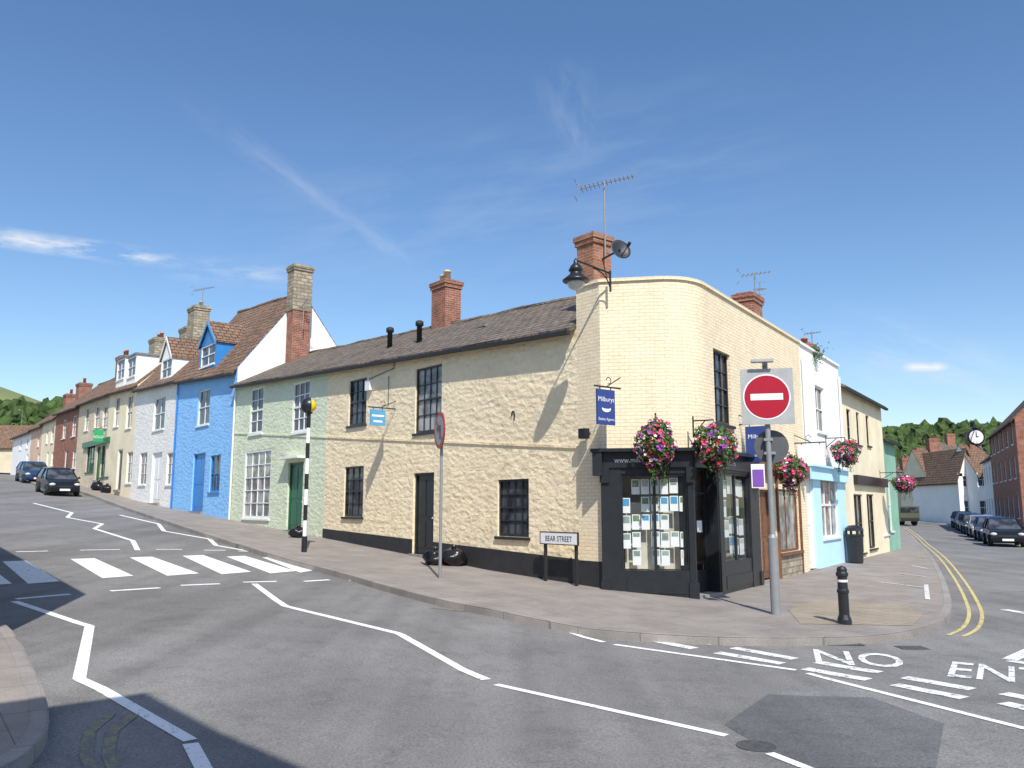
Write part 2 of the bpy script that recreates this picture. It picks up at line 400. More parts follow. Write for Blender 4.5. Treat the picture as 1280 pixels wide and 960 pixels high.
marks('zigzag_marking',[[(18,752),(112,783)],[(112,783),(99,849)],[(99,849),(238,926)],[(238,930),(262,975)],
 [(318,730),(357,758)],[(357,758),(500,793)],[(500,793),(608,850)],[(487,731),(528,748)],[(528,748),(652,770)]],.13,M['wpaint'])
marks('zigzag_marking_far',[[(172,688),(166,676)],[(166,676),(118,661)],[(118,661),(128,655)],[(128,655),(84,647)],[(84,647),(90,641)],[(90,641),(42,629)],
 [(322,691),(270,682)],[(270,682),(262,674)],[(262,674),(205,664)],[(205,664),(198,655)],[(198,655),(150,644)]],.14,M['wpaint'])
marks('lane_marking',[[(620,856),(908,920)],[(962,942),(1020,965)],[(660,772),(755,803)],[(664,768),(705,776)],[(722,781),(790,794)],[(768,806),(995,838)],[(1010,842),(1300,916)]],.10,M['wpaint'])
marks('give_way_marking',[[(812,800),(868,811)],[(838,795),(893,806)],[(896,816),(978,830)],[(916,810),(994,824)],[(1006,836),(1086,850)],[(1022,828),(1100,841)],[(1118,856),(1206,873)],[(1130,847),(1216,862)],[(1254,867),(1310,878)],[(1254,879),(1310,892)],[(710,778),(728,783)],[(700,784),(716,789)]],.21,M['wworn'])
marks('bay_marking',[[(1100,734),(1155,741)],[(1122,722),(1158,727)],[(1140,712),(1160,716)],[(1158,737),(1160,757)]],.1,M['wfaint'],.13)
marks('arrow_marking',[[(1255,762),(1300,770)],[(1262,825),(1300,808)],[(1262,826),(1300,832)]],.2,M['wworn'])
kk=K[75:]
dl=[];[dl.extend(ribbon([q for q in kk],.07,-x)) for x in(.30,.52)]
drape('double_yellow_lines',dl,.006,M['ypaint'])
marks('faded_yellow_marking',[[(138,893),(112,915),(108,945),(122,975)],[(168,893),(140,915),(135,945),(152,975)],[(540,760),(600,766)]],.10,M['yfaint'])
def textmesh(body,size=1.0,off=0.0):
    cu=bpy.data.curves.new('t','FONT'); cu.body=body; cu.size=size; cu.align_x='CENTER'; cu.resolution_u=3; cu.offset=off
    o=bpy.data.objects.new('t',cu); C.objects.link(o); dg=bpy.context.evaluated_depsgraph_get()
    me=bpy.data.meshes.new_from_object(o.evaluated_get(dg)); vs=[v.co.copy() for v in me.vertices]; fs=[list(p.vertices) for p in me.polygons]
    bpy.data.objects.remove(o); bpy.data.meshes.remove(me); return vs,fs
def text(body,fr,t,z,o,size,mat,parent,sx=1.0,name='lettering'):
    vs,fs=textmesh(body,size); up=Vector((0,0,1)); n=Vector((fr.n.x,fr.n.y,0)); X=up.cross(n); O=fr.p(t,z,o); mb=MB()
    mb.raw([O+X*v.x*sx+up*v.y for v in vs],fs); return mb.build(name,mat,parent)
def roadtext(body,pl,pr,width,hgt,name):
    vs,fs=textmesh(body,1.0,.008); a=G(*pl);b=G(*pr); X=(b-a).normalized(); Y=Vector((-X.y,X.x)); xs=[v.x for v in vs]; ys=[v.y for v in vs]
    w=max(xs)-min(xs); L=(b-a).length; mb=MB()
    P=[]
    for v in vs:
        q=a+X*((v.x-min(xs))/w*L)+Y*((v.y-min(ys))/(max(ys)-min(ys))*hgt); P.append((q.x,q.y,h(q.x,q.y)+.007))
    mb.raw(P,fs); return struct(mb.build(name,M['wworn']))
roadtext('NO',(1020,829),(1136,836),0,1.1,'road_lettering')
roadtext('ENTRY',(1184,846),(1424,868),0,1.15,'road_lettering')
# ---------------- architecture helpers ----------------
def wall(mb,fr,t0,t1,zb,zt,holes,dep=.14):
    f=lambda q,t: q(t) if callable(q) else q
    holes=[x for x in holes]
    ts=sorted({t0,t1,*[x for hh in holes for x in hh[:2] if t0<x<t1]}); zs=sorted({x for hh in holes for x in hh[2:4]})
    for a,b in zip(ts,ts[1:]):
        tm=(a+b)/2
        for j in range(-1,len(zs)):
            la,lb=(f(zb,a),f(zb,b)) if j<0 else (zs[j],zs[j]); ha,hb=(f(zt,a),f(zt,b)) if j==len(zs)-1 else (zs[j+1],zs[j+1])
            zm=(la+ha+lb+hb)/4
            if any(x[0]<tm<x[1] and x[2]<zm<x[3] for x in holes): continue
            if ha-la<1e-4 and hb-lb<1e-4: continue
            mb.face([fr.p(a,la),fr.p(b,lb),fr.p(b,hb),fr.p(a,ha)])
    for a,b,z0,z1 in holes:
        for p,q in(((a,z0),(b,z0)),((b,z0),(b,z1)),((b,z1),(a,z1)),((a,z1),(a,z0))):
            mb.face([fr.p(*p),fr.p(*q),fr.p(*q,-dep),fr.p(*p,-dep)])
def window(fr,r,par,fm,cols=3,rows=4,sill=True,dep=.11,gl='glass',bar=.022,fw=.05,surround=None,name='window'):
    t0,t1,z0,z1=r; m=MB(); A=-dep-.02;B=-dep+.05
    m.fbox(fr,t0,t0+fw,z0,z1,A,B);m.fbox(fr,t1-fw,t1,z0,z1,A,B);m.fbox(fr,t0+fw,t1-fw,z0,z0+fw*1.3,A,B);m.fbox(fr,t0+fw,t1-fw,z1-fw,z1,A,B)
    ia,ib,ja,jb=t0+fw,t1-fw,z0+fw*1.3,z1-fw
    for i in range(1,cols): t=ia+(ib-ia)*i/cols; m.fbox(fr,t-bar/2,t+bar/2,ja,jb,A+.01,B-.02)
    for j in range(1,rows):
        z=ja+(jb-ja)*j/rows; bb=bar*1.9 if j*2==rows else bar; m.fbox(fr,ia,ib,z-bb/2,z+bb/2,A+.013,B-.017 if j*2!=rows else B-.005)
    w=m.build(name,fm,par)
    p=MB(); p.face([fr.p(t0+.01,z0+.01,-dep),fr.p(t1-.01,z0+.01,-dep),fr.p(t1-.01,z1-.01,-dep),fr.p(t0+.01,z1-.01,-dep)]); p.build('pane',M[gl],w)
    if sill: s=MB(); s.fbox(fr,t0-.06,t1+.06,z0-.07,z0-.002,-dep+.02,.06); s.build('sill',fm if sill is True else M[sill],w)
    return w
def door(fr,r,par,dm,fm,glazed=False,dep=.14):
    t0,t1,z0,z1=r; m=MB(); w=.06; A=-dep
    m.fbox(fr,t0+w,t1-w,z0,z1-w,A-.03,A+.02)
    tm=(t0+t1)/2
    for a,b in((t0+w+.08,tm-.04),(tm+.04,t1-w-.08)):
        for c,e in((.08,.42),(.48,.94)):
            zz=z1-w-z0; 
            m.fbox(fr,a,b,z0+zz*c,z0+zz*e,A+.02,A+.035)
    dd=m.build('door',dm,par)
    f=MB(); f.fbox(fr,t0,t0+w,z0,z1,A-.02,A+.07); f.fbox(fr,t1-w,t1,z0,z1,A-.02,A+.07); f.fbox(fr,t0+w,t1-w,z1-w,z1,A-.02,A+.07); f.build('frame',fm,dd)
    k=MB(); k.ball(fr.p(t0+w+.1,z0+1.0,A+.06),.035,sub=1); k.build('handle',M['gold'],dd)
    s=MB(); s.fbox(fr,t0-.05,t1+.05,z0-.15,z0,-dep,.12); s.build('step',M['kerb'],dd)
    return dd
def roof(fr,t0,t1,za,zb,w,rise,mat,par,ov=.22,w2=None,th=.09,ends=.0):
    w2=w2 or 2*w; m=MB(); a,b=t0-ends,t1+ends; sl=rise/w
    q=[(ov,-ov*sl),(-w,rise)]
    def P(t,o,dz): 
        z=za+(zb-za)*(t-t0)/(t1-t0); return fr.p(t,z+dz,o)
    n=max(1,int((b-a)/1.2)); jf=lambda t:.018*math.sin(t*1.3)+.012*math.sin(t*3.1)
    for i in range(n):
        ta=a+(b-a)*i/n; tb=a+(b-a)*(i+1)/n
        ja=jf(ta); jb=jf(tb)
        for (o1,d1),(o2,d_2) in((q[0],q[1]),(q[1],(-w2-ov,rise-(w2+ov-w)*rise/(w2-w)))):
            k1=1 if o1==-w else 0; k2=1 if o2==-w else 0
            m.face([P(ta,o1,d1+ja*k1),P(tb,o1,d1+jb*k1),P(tb,o2,d_2+jb*k2),P(ta,o2,d_2+ja*k2)])
            m.face([P(ta,o1,d1-th),P(tb,o1,d1-th),P(tb,o2,d_2-th),P(ta,o2,d_2-th)])
        m.face([P(ta,ov,-ov*sl),P(tb,ov,-ov*sl),P(tb,ov,-ov*sl-th),P(ta,ov,-ov*sl-th)])
    for t in(a,b):
        m.face([P(t,ov,-ov*sl-th),P(t,ov,-ov*sl),P(t,-w,rise),P(t,-w,rise-th)])
        m.face([P(t,-w,rise-th),P(t,-w,rise),P(t,-w2-ov,rise-(w2+ov-w)*rise/(w2-w)),P(t,-w2-ov,rise-(w2+ov-w)*rise/(w2-w)-th)])
    r=m.build('roof',mat,par)
    rt=MB(); n=max(2,int((b-a)/.45))
    for i in range(n):
        ta=a+(b-a)*i/n; tb=a+(b-a)*(i+1)/n-.015; rt.tube(P(ta,-w,rise+jf(ta)-.03),P(tb,-w,rise+jf(tb)-.03),.10,.093,8)
    rt.build('ridge',mat,r)
    g=MB(); g.fbox(fr,t0,t1,(za-ov*sl-.16,zb-ov*sl-.16),(za-ov*sl-.07,zb-ov*sl-.07),ov-.03,ov+.08); g.build('gutter',M['blackm'],r)
    return r
def sidewalls(mb,fr,t0,t1,zb,za,zc,w,rise,w2=None):
    w2=w2 or 2*w
    for t,z in((t0,za),(t1,zc)):
        mb.face([fr.p(t,zb-1,0),fr.p(t,z-.05,0),fr.p(t,z+rise-.07,-w),fr.p(t,z-.05,-w2),fr.p(t,zb-1,-w2)])
    mb.face([fr.p(t0,zb-1,-w2),fr.p(t1,zb-1,-w2),fr.p(t1,zc,-w2),fr.p(t0,za,-w2)])
def chimney(fr,t,o,z0,z1,wt,wo,mat,par,pots=(),mat2=None,zs=None):
    m=MB(); zz=zs or z0
    if mat2 and zs:
        q=MB(); q.fbox(fr,t-wt/2+.03,t+wt/2-.03,z0,zs,o-wo/2+.03,o+wo/2-.03)
    m.fbox(fr,t-wt/2,t+wt/2,zz,z1-.25,o-wo/2,o+wo/2); m.fbox(fr,t-wt/2-.04,t+wt/2+.04,z1-.25,z1-.13,o-wo/2-.04,o+wo/2+.04); m.fbox(fr,t-wt/2-.07,t+wt/2+.07,z1-.13,z1,o-wo/2-.07,o+wo/2+.07)
    m.fbox(fr,t-wt/2+.05,t+wt/2-.05,z1,z1+.06,o-wo/2+.05,o+wo/2-.05)
    c=m.build('chimney',mat,par)
    if mat2 and zs: q.build('chimney_base',mat2,c)
    for i,(dt,hh,pm) in enumerate(pots):
        p=MB(); p.lathe(fr.p(t+dt,z1+.03,o),[(.13,0),(.11,hh*.8),(.14,hh*.82),(.14,hh*.92),(.10,hh),(.07,hh)],12); p.build('chimney_pot',M[pm],c,True)
    return c
def baseZ(fr,t): 
    p=fr.p(t,0,.05); return h(p.x,p.y)+.12
def rowhouse(name,label,x0,y0,x1,y1,wm,rm,w,rise,wins=(),doors=(),group=None,t0=None,t1=None,gut=True):
    ta,za=fl.px(x0,y0); tb,zb_=fl.px(x1,y1)
    if t0 is not None: ta=t0
    if t1 is not None: tb=t1
    p=fl.p(ta,baseZ(fl,ta)); root=thing(name,label,'house',p,group)
    W=[fl.rect(q[:4]) for q in wins]; D=[]
    for q in doors:
        r=list(fl.rect(q[:4])); r[2]=max(r[2],baseZ(fl,(r[0]+r[1])/2)+.08); D.append(tuple(r))
    m=MB(); wall(m,fl,ta,tb,lambda t:baseZ(fl,t)-.6,lambda t:za+(zb_-za)*(t-ta)/(tb-ta),W+D)
    sidewalls(m,fl,ta,tb,baseZ(fl,ta),za,zb_,w,rise); m.build('wall',M[wm],root)
    for q,r in zip(wins,W):
        fm,cols,rows=q[4:7]; gl=q[7] if len(q)>7 else 'glass'
        window(fl,r,root,M[fm],cols,rows,gl=gl)
    for q,r in zip(doors,D): door(fl,r,root,M[q[4]],M[q[5]])
    roof(fl,ta,tb,za,zb_,w,rise,M[rm],root)
    return root,ta,tb,za,zb_
def dormer(fr,x0,x1,ytop,ybot,yapex,par,wm,rm,fm,o=-.12,gable=True,back=1.9,trim='whitep'):
    t0,t1,z0,z1=fr.rect((x0,ytop,x1,ybot),o); za=fr.px((x0+x1)/2,yapex,o)[1]; tm=(t0+t1)/2
    f2=Fr(fr.p(0,0,o).xy,fr.d,fr.n); m=MB(); hole=(t0+.16,t1-.16,z0+.2,z1-.06)
    wall(m,f2,t0,t1,z0-.4,z1,[hole],.08)
    if gable: m.face([f2.p(t0,z1),f2.p(t1,z1),f2.p(tm,za)])
    for t in(t0,t1): m.face([f2.p(t,z0-.4),f2.p(t,z1),f2.p(t,z1,-back),f2.p(t,z0+.5,-back)])
    dm=m.build('dormer',M[wm],par)
    r=MB(); ov=.09
    if gable:
        sl=(za-z1)/(tm-t0)
        for s,t in((-1,t0),(1,t1)):
            e=t+s*ov; ze=z1-sl*ov
            r.hexa([f2.p(e,ze,ov),f2.p(tm,za,ov),f2.p(tm,za,-back-.8),f2.p(e,ze,-back),f2.p(e,ze+.08,ov),f2.p(tm,za+.08,ov),f2.p(tm,za+.08,-back-.8),f2.p(e,ze+.08,-back)])
    else: r.fbox(f2,t0-ov,t1+ov,z1,z1+.1,-back,ov)
    r.build('dormer_roof',M[rm],dm)
    if gable:
        b=MB()
        for s,t in((-1,t0),(1,t1)):
            e=t+s*ov; ze=z1-sl*ov
            b.hexa([f2.p(e,ze-.1,ov),f2.p(tm,za-.1,ov),f2.p(tm,za-.1,ov+.03),f2.p(e,ze-.1,ov+.03),f2.p(e,ze+.09,ov),f2.p(tm,za+.09,ov),f2.p(tm,za+.09,ov+.03),f2.p(e,ze+.09,ov+.03)])
        b.build('bargeboard',M[trim],dm)
    window(f2,hole,par,M[fm],2,2,sill=True,dep=.06,name='dormer_window')
# ---------------- left terrace ----------------
tA=.75; tG=fl.px(407,560)[0]; tBl=fl.px(290,600)[0]
eave=lambda t:5.93+ (fl.px(297,478)[1]-5.93)*(t-.76)/(fl.px(297,478)[0]-.76)
root=thing('stone_cottage','long cream painted rubble stone building with dark windows between corner shop and pale green house','house',fl.p(tA,baseZ(fl,tA)))
cw=[((436,474,458,531),3,4),((519,458,552,540),4,4),((430,583,454,646),3,4),((622,599,661,671),4,4)]
W=[fl.rect(q[0]) for q in cw]; r=list(fl.rect((516,591,542,694))); r[2]=baseZ(fl,r[0])+.1; D=tuple(r)
m=MB(); wall(m,fl,tA,tG,lambda t:baseZ(fl,t)-.6,eave,W+[D],.16); sidewalls(m,fl,tA,tG,.1,eave(tA),eave(tG),3.1,1.6); m.build('wall',M['cream'],root)
for (q,c_,r_),w in zip(cw,W): window(fl,w,root,M['black'],c_,r_,dep=.10,gl='glassl' if r_==4 and c_==4 and q[1]<500 else 'glass')
door(fl,D,root,M['black'],M['black'])
roof(fl,tA,tG,eave(tA),eave(tG),3.1,1.6,M['tile'],root)
def band(a,b,za,zb_,th,o,mat,name,par):
    m=MB(); m.fbox(fl,a,b,(za,zb_),(za+th,zb_+th),0.0,o); return m.build(name,mat,par)
s1=fl.px(750,562)[1]; s2=fl.px(410,547)[1]
sl=lambda t:s1+(s2-s1)*t/tG
band(tA,tG,sl(tA),sl(tG),.06,.03,M['cream'],'string_course',root)
pl=lambda t:fl.px(755,703)[1]+(fl.px(390,660)[1]-fl.px(755,703)[1])*t/tG
for a,b in((tA,W[3][0]),(W[3][0],D[0]),(D[1],tG)):
    m=MB(); m.fbox(fl,a,b,(baseZ(fl,a)-.4,baseZ(fl,b)-.4),(pl(a),pl(b)),0,.015); m.build('plinth',M['plinth'],root)
for x,y in((487,420),(524,410)):
    t,z=fl.px(x,y+20,-1.2); zz=eave(t)+.55
    m=MB(); m.lathe(fl.p(t,zz-.1,-1.2),[(.085,0),(.085,.68),(.13,.69),(.13,.82),(.07,.86)],12); m.build('vent_pipe',M['blackm'],root,True)
t,z=fl.px(558,354,-3.1); chimney(fl,t,-3.1,eave(t)+1.2,z,.84,.66,M['redbrick'],root,[(-.05,.42,'gold'),(.2,.3,'gold')])
for x,y in((597,390),(520,412)):
    t,z=fl.px(x,y,-1.5); m=MB(); m.fbox(fl,t-.35,t+.35,eave(t)+.80,eave(t)+.86,-1.9,-1.5); m.build('roof_patch',M['lead'],root)
t,z=fl.px(463,482); m=MB(); m.fbox(fl,t-.14,t+.14,z-.16,z+.16,0,.12); m.build('alarm_box',M['whitep'],root)
t,z=fl.px(487,470); m=MB(); m.tube(fl.p(t,z,.03),fl.p(t,z-.9,.03),.012); m.path([fl.p(t-.3,eave(t-.3)-.1,.03),fl.p(t-.3,z+.2,.03),fl.p(t+1.2,z+.05,.03)],.012,6); m.build('cable',M['greyd'],root)
for x,y in((642,520),(448,507)):
    t,z=fl.px(x,y); m=MB()
    for i in range(8):
        a=i/8*4.2; b_=(i+1)/8*4.2; m.tube(fl.p(t+.06*math.cos(a),z+.10*math.sin(a)*1.2,.02),fl.p(t+.06*math.cos(b_),z+.10*math.sin(b_)*1.2,.02),.015,n=6)
    m.build('tie_plate',M['blackm'],root)
# green
root=thing('terrace_house','pale green painted stone house with white windows and dark green front door','house',fl.p(tG,baseZ(fl,tG)))
gw=[((313,485,329,542),'whitep',2,4),((366,477,387,540),'whitep',3,4),((305,563,338,648),'whitep',4,5)]
W=[fl.rect(q[0]) for q in gw]; r=list(fl.rect((359,578,378,662))); r[2]=baseZ(fl,r[0])+.1; D=tuple(r)
m=MB(); wall(m,fl,tG,tBl,lambda t:baseZ(fl,t)-.6,eave,W+[D]); sidewalls(m,fl,tG,tBl,.6,eave(tG),eave(tBl),3.1,1.6); m.build('wall',M['green'],root)
for (q,f_,c_,r_),w in zip(gw,W): window(fl,w,root,M[f_],c_,r_,dep=.06,gl='glassl' if r_==5 else 'glass',bar=.035,fw=.07)
door(fl,D,root,M['gdoor'],M['gdoor'])
roof(fl,tG,tBl,eave(tG),eave(tBl),3.1,1.6,M['tile'],root)
m=MB(); zc=D[3]+.12; m.fbox(fl,D[0]-.2,D[1]+.2,zc,zc+.07,0,.35); m.build('door_canopy',M['whitep'],root)
m=MB(); m.fbox(fl,tG,tBl,(sl(tG),sl(tBl)),(sl(tG)+.06,sl(tBl)+.06),0,.03); m.build('string_course',M['green'],root)
m=MB(); m.path([fl.p(tBl-.1,eave(tBl)-.3,.08),fl.p(tBl-.1,baseZ(fl,tBl),.08)],.04); m.build('drainpipe',M['whitep'],root)
# blue
bl,ta,tb,za,zb_=rowhouse('terrace_house','bright blue painted stone house with blue gabled dormer and tall stone chimney',297,457,224,470,'blue','tilered',2.85,3.7,
 [(247,487,262,531,'whitep',2,2),(262,569,275,615,'bdoor',2,2)],[(240,567,255,640,'bdoor','bdoor')],t0=tBl)
m=MB(); z0=za; m.face([fl.p(tBl-.03,z0-1.2,-.02),fl.p(tBl-.03,z0-.08,-.02),fl.p(tBl-.03,z0+3.6,-2.85),fl.p(tBl-.03,z0-.08,-5.7),fl.p(tBl-.03,z0-1.2,-5.7)]); m.build('gable_wall',M['whiter'],bl)
dormer(fl,250,270,430,462,404,bl,'bdoor','tilered','whitep',trim='signblue')
chimney(fl,tBl-.5,-2.45,eave(tBl)+.6,fl.px(378,333,-2.45)[1],.68,.88,M['stonech'],bl,[],M['redbrick'],fl.px(378,388,-2.45)[1])
m=MB(); m.path([fl.p(tb-.15,zb_-.3,.08),fl.p(tb-.15,baseZ(fl,tb),.08)],.04); m.build('drainpipe',M['bdoor'],bl)
# white
wh,ta,tb,za,zb_=rowhouse('terrace_house','white painted stone house left of the blue house with one narrow dormer',224,470,172,483,'white','tilered',2.85,3.0,
 [(192,497,206,537,'whitep',2,2),(174,566,183,606,'whitep',2,3),(208,566,216,606,'whitep',2,3)],[(189,566,201,630,'whitep','whitep')],t0=tb)
dormer(fl,201,215,448,477,424,wh,'whiter','tilered','whitep')
t,z=fl.px(249,385,-2.85); chimney(fl,t,-2.85,za+2.0,z,1.15,.9,M['stonech'],wh,[(-.3,.3,'gold')])
aerial_base=fl.p(t-.5,z-.4,-2.85)
r4,ta,tb,za,zb_=rowhouse('terrace_house','tall cream house with two white box dormers left of the white house',172,479,138,488,'creamr','tilered',2.85,2.7,
 [(158,495,165,535,'whitep',2,2),(143,497,149,533,'whitep',2,2),(158,565,165,604,'whitep',2,3)],[(146,562,152,612,'black','whitep')],t0=tb)
dormer(fl,159,170,446,475,440,r4,'whiter','lead','whitep',gable=False)
dormer(fl,146,156,449,478,443,r4,'whiter','lead','whitep',gable=False)
chimney(fl,ta+.3,-2.85,za+2,za+3.6,1.2,.9,M['stonech'],r4,[(-.3,.6,'terra'),(.3,.35,'gold')])
r5,ta,tb,za,zb_=rowhouse('terrace_house','beige stone house above a dark green shopfront along the left terrace',138,489,100,503,'beige','tilered',2.85,2.4,
 [(128,508,134,535,'whitep',2,2),(118,508,124,535,'whitep',2,2),(106,510,111,538,'whitep',2,2),(126,556,137,596,'gdoor',3,2,'glass'),(108,556,118,590,'gdoor',3,2)],[(120,558,125,600,'gdoor','gdoor')],t0=tb)
chimney(fl,ta+.2,-2.85,za+1.8,za+3.7,1.3,1,M['stonech'],r5,[(-.3,.4,'terra'),(.3,.4,'terra')])
t0_,z0_=fl.px(138,553); t1_,z1_=fl.px(106,553); m=MB(); m.fbox(fl,t0_+.1,t1_,z0_,z0_+.35,0,.15); m.build('fascia',M['gdoor'],r5)
r6,ta,tb,za,zb_=rowhouse('terrace_house','red brick house in the middle of the far left terrace',100,505,71,515,'redbrick','tilered',2.85,2.4,
 [(90,520,95,545,'whitep',2,2),(78,525,82,548,'whitep',2,2),(90,562,95,585,'whitep',2,2)],[(80,562,84,592,'black','whitep')],t0=tb)
chimney(fl,ta+.2,-2.85,za+1.8,za+3.7,1.2,1,M['redbrick'],r6,[(-.3,.5,'terra'),(.2,.5,'terra')])
r7,ta,tb,za,zb_=rowhouse('terrace_house','cream fronted house just left of the red brick one',71,520,54,527,'creamr','tilered',2.85,2.4,
 [(64,535,67,553,'whitep',2,2),(58,537,60,554,'whitep',2,2),(64,565,67,582,'whitep',2,2)],[(58,565,60,588,'black','whitep')],t0=tb)
chimney(fl,tb-.2,-2.85,za+1.8,za+3.4,1.2,1,M['redbrick'],r7,[(0,.5,'terra')])
r8,ta,tb,za,zb_=rowhouse('terrace_house','salmon rendered small house far up the left terrace',54,530,40,535,'salmon','tilered',2.85,2.2,
 [(47,543,49,558,'whitep',2,2),(47,567,49,580,'whitep',2,2)],[],t0=tb)
chimney(fl,tb-.2,-2.85,za+1.6,za+3.2,1.2,1,M['redbrick'],r8,[(0,.5,'terra')])
r9,ta,tb,za,zb_=rowhouse('terrace_house','white house at the farthest end of the left terrace',40,537,17,546,'whiter','tilered',2.85,2.2,
 [(33,548,35,560,'whitep',2,2),(25,550,27,562,'whitep',2,2),(33,568,35,580,'whitep',2,2)],[],t0=tb)
hx=Vector((-70,108)); zz=h(hx.x,hx.y)
ff=Fr(hx,(1,.1),(.1,-1)); root=thing('far_house','small brown roofed house closing the top of the left street','house',(hx.x,hx.y,zz))
m=MB(); wall(m,ff,-4,9,zz-1,zz+3.4,[(-2,-.8,zz+1,zz+2.4),(2,3.2,zz+1,zz+2.4),(5.5,6.7,zz+1,zz+2.4)]); sidewalls(m,ff,-4,9,zz,zz+3.4,zz+3.4,3,3); m.build('wall',M['tan'],root)
for a in(-2,2,5.5): window(ff,(a,a+1.2,zz+1,zz+2.4),root,M['whitep'],2,2)
roof(ff,-4,9,zz+3.4,zz+3.4,3,3,M['tilered'],root)
# ---------------- corner shop ----------------
ZP=6.74; fs=Fr(c0,(.983,-.18),(-.18,-.983)); V=Vector((3.89,17.61))
root=thing('corner_shop','cream painted brick corner building with rounded parapet above a black shopfront','shop',(V.x,V.y,-.1))
SH=root
Aq=V-fs.d*.8; Bq=V+e2*.8
arc=[Aq*(1-t)**2+V*2*t*(1-t)+Bq*t*t for t in [i/14 for i in range(15)]]
rA=(Bq-fw.o).dot(fw.d); rE=fw.px(1003,520)[0]
FZ=2.95
m=MB()
wall(m,fl,0,tA,-.5,ZP,[])
wall(m,fs,0,(Aq-fs.o).dot(fs.d),FZ-.15,ZP,[])
for a,b in zip(arc,arc[1:]): m.face([(a.x,a.y,FZ-.15),(b.x,b.y,FZ-.15),(b.x,b.y,ZP),(a.x,a.y,ZP)])
uw=fw.rect((893,440,914,530)); fsw=fw.rect((972,612,999,690)); fdr=list(fw.rect((951,612,966,715))); fdr[2]=-.02; fdr=tuple(fdr)
tM=fw.px(946,600,.1)[0]
wall(m,fw,rA,rE,FZ-.15,ZP,[uw],.16)
wall(m,fw,tM,rE,-.5,FZ-.15,[fsw,fdr],.14)
m.face([fl.p(tA,5.3,0),fl.p(tA,ZP,0),fl.p(tA,ZP,-.35),fl.p(tA,5.3,-.35)])
m.face([fl.p(tA,5.3,-.35),fl.p(tA,ZP-.25,-.35),fl.p(tA,ZP-.25,-6.2),fl.p(tA,-.4,-6.2),fl.p(tA,-.4,-.35)])
m.face([fw.p(rE,-.4),fw.p(rE,ZP),fw.p(rE,ZP,-6.5),fw.p(rE,-.4,-6.5)]); q1=fl.p(tA,0,-6.2); q2=fw.p(rE,0,-6.5)
m.face([(q1.x,q1.y,-.4),(q2.x,q2.y,-.4),(q2.x,q2.y,ZP-.2),(q1.x,q1.y,ZP-.2)])
m.build('wall',M['creambrick'],root)
m=MB(); P=[fl.p(tA,ZP-.3).xy,c0]+arc+[fw.p(rE,0).xy,q2.xy,q1.xy]; m.face([(p.x,p.y,ZP-.3) for p in P]); m.build('flat_roof',M['lead'],root)
m=MB(); P=[fl.p(tA,0).xy,c0]+arc+[fw.p(rE,0).xy]
def outs(P,i):
    t=(P[min(i+1,len(P)-1)]-P[max(i-1,0)]).normalized(); return Vector((t.y,-t.x))
for i in range(len(P)-1):
    a,b=P[i],P[i+1]; na,nb=outs(P,i),outs(P,i+1)
    pa,pb,qa,qb=a+na*.05,b+nb*.05,a-na*.3,b-nb*.3
    m.hexa([(pa.x,pa.y,ZP),(pb.x,pb.y,ZP),(qb.x,qb.y,ZP),(qa.x,qa.y,ZP),(pa.x,pa.y,ZP+.07),(pb.x,pb.y,ZP+.07),(qb.x,qb.y,ZP+.07),(qa.x,qa.y,ZP+.07)])
m.build('coping',M['creambrick'],root)
window(fw,uw,root,M['black'],3,4,dep=.13)
m=MB(); m.fbox(fl,0,tA,-.4,pl(.3),0,.015); m.build('plinth',M['plinth'],root)
o1=.12
tS=fs.px(868,650,o1)[0]; A2=fs.p(tS,0,o1).xy; B2=fw.p(max(fw.px(899,650,o1)[0],rA-.2),0,o1).xy
DD=B2-A2; dn=Vector((DD.y,-DD.x)).normalized(); fd=Fr(A2,DD,dn); ld=DD.length
tW0=(B2-fw.o).dot(fw.d)
sw=fs.rect((777,592,861,713),o1); zs0,zs1=sw[2],sw[3]
m=MB()
m.fbox(fs,-.02,sw[0]-.0,-.4,2.62,0,o1+.02); m.fbox(fs,sw[1],tS,-.4,2.62,-.1,o1+.02)
m.fbox(fs,sw[0],sw[1],-.4,zs0-.05,-.1,o1); m.fbox(fs,sw[0],sw[1],zs1,2.62,-.05,o1)
r2=fw.rect((904,592,938,700),o1)
m.fbox(fw,tW0,r2[0],-.4,2.62,-.1,o1+.02); m.fbox(fw,r2[1],tM,-.4,2.62,-.1,o1+.02); m.fbox(fw,r2[0],r2[1],-.4,r2[2]-.05,-.1,o1); m.fbox(fw,r2[0],r2[1],r2[3],2.62,-.05,o1)
for f_,a,b in((fs,sw[0]+.08,sw[1]-.08),(fw,r2[0]+.06,r2[1]-.06)): m.fbox(f_,a,b,.02,zs0-.2,o1,o1+.02)
for f_,a in((fs,-.04),(fs,tS-.14),(fw,tM-.16)): m.fbox(f_,a,a+.2,2.3,2.62,o1,o1+.08); m.fbox(f_,a,a+.2,-.3,.25,o1,o1+.05)
m.build('shopfront',M['black'],root)
fa=MB()
fa.fbox(fs,-.05,tS+.05,2.62,2.95,-.1,o1+.06); fa.fbox(fd,-.05,ld+.05,2.62,2.949,-.6,.06); fa.fbox(fw,tW0-.02,tM,2.62,2.951,-.1,o1+.06)
fa.fbox(fs,-.22,tS+.1,2.951,3.02,-.05,o1+.24); fa.fbox(fd,-.1,ld+.1,2.953,3.022,-.4,.24); fa.fbox(fw,tW0-.05,tM+.03,2.952,3.021,-.05,o1+.24)
fa.fbox(fs,-.18,.02,2.45,2.95,-.03,o1+.21)
fas=fa.build('fascia',M['black'],root)
text('www.milburys.co.uk',fs,.86,2.73,o1+.064,.15,M['signw'],fas,.95)
text('milburys',fw,tW0+.75,2.72,o1+.064,.17,M['signw'],fas)
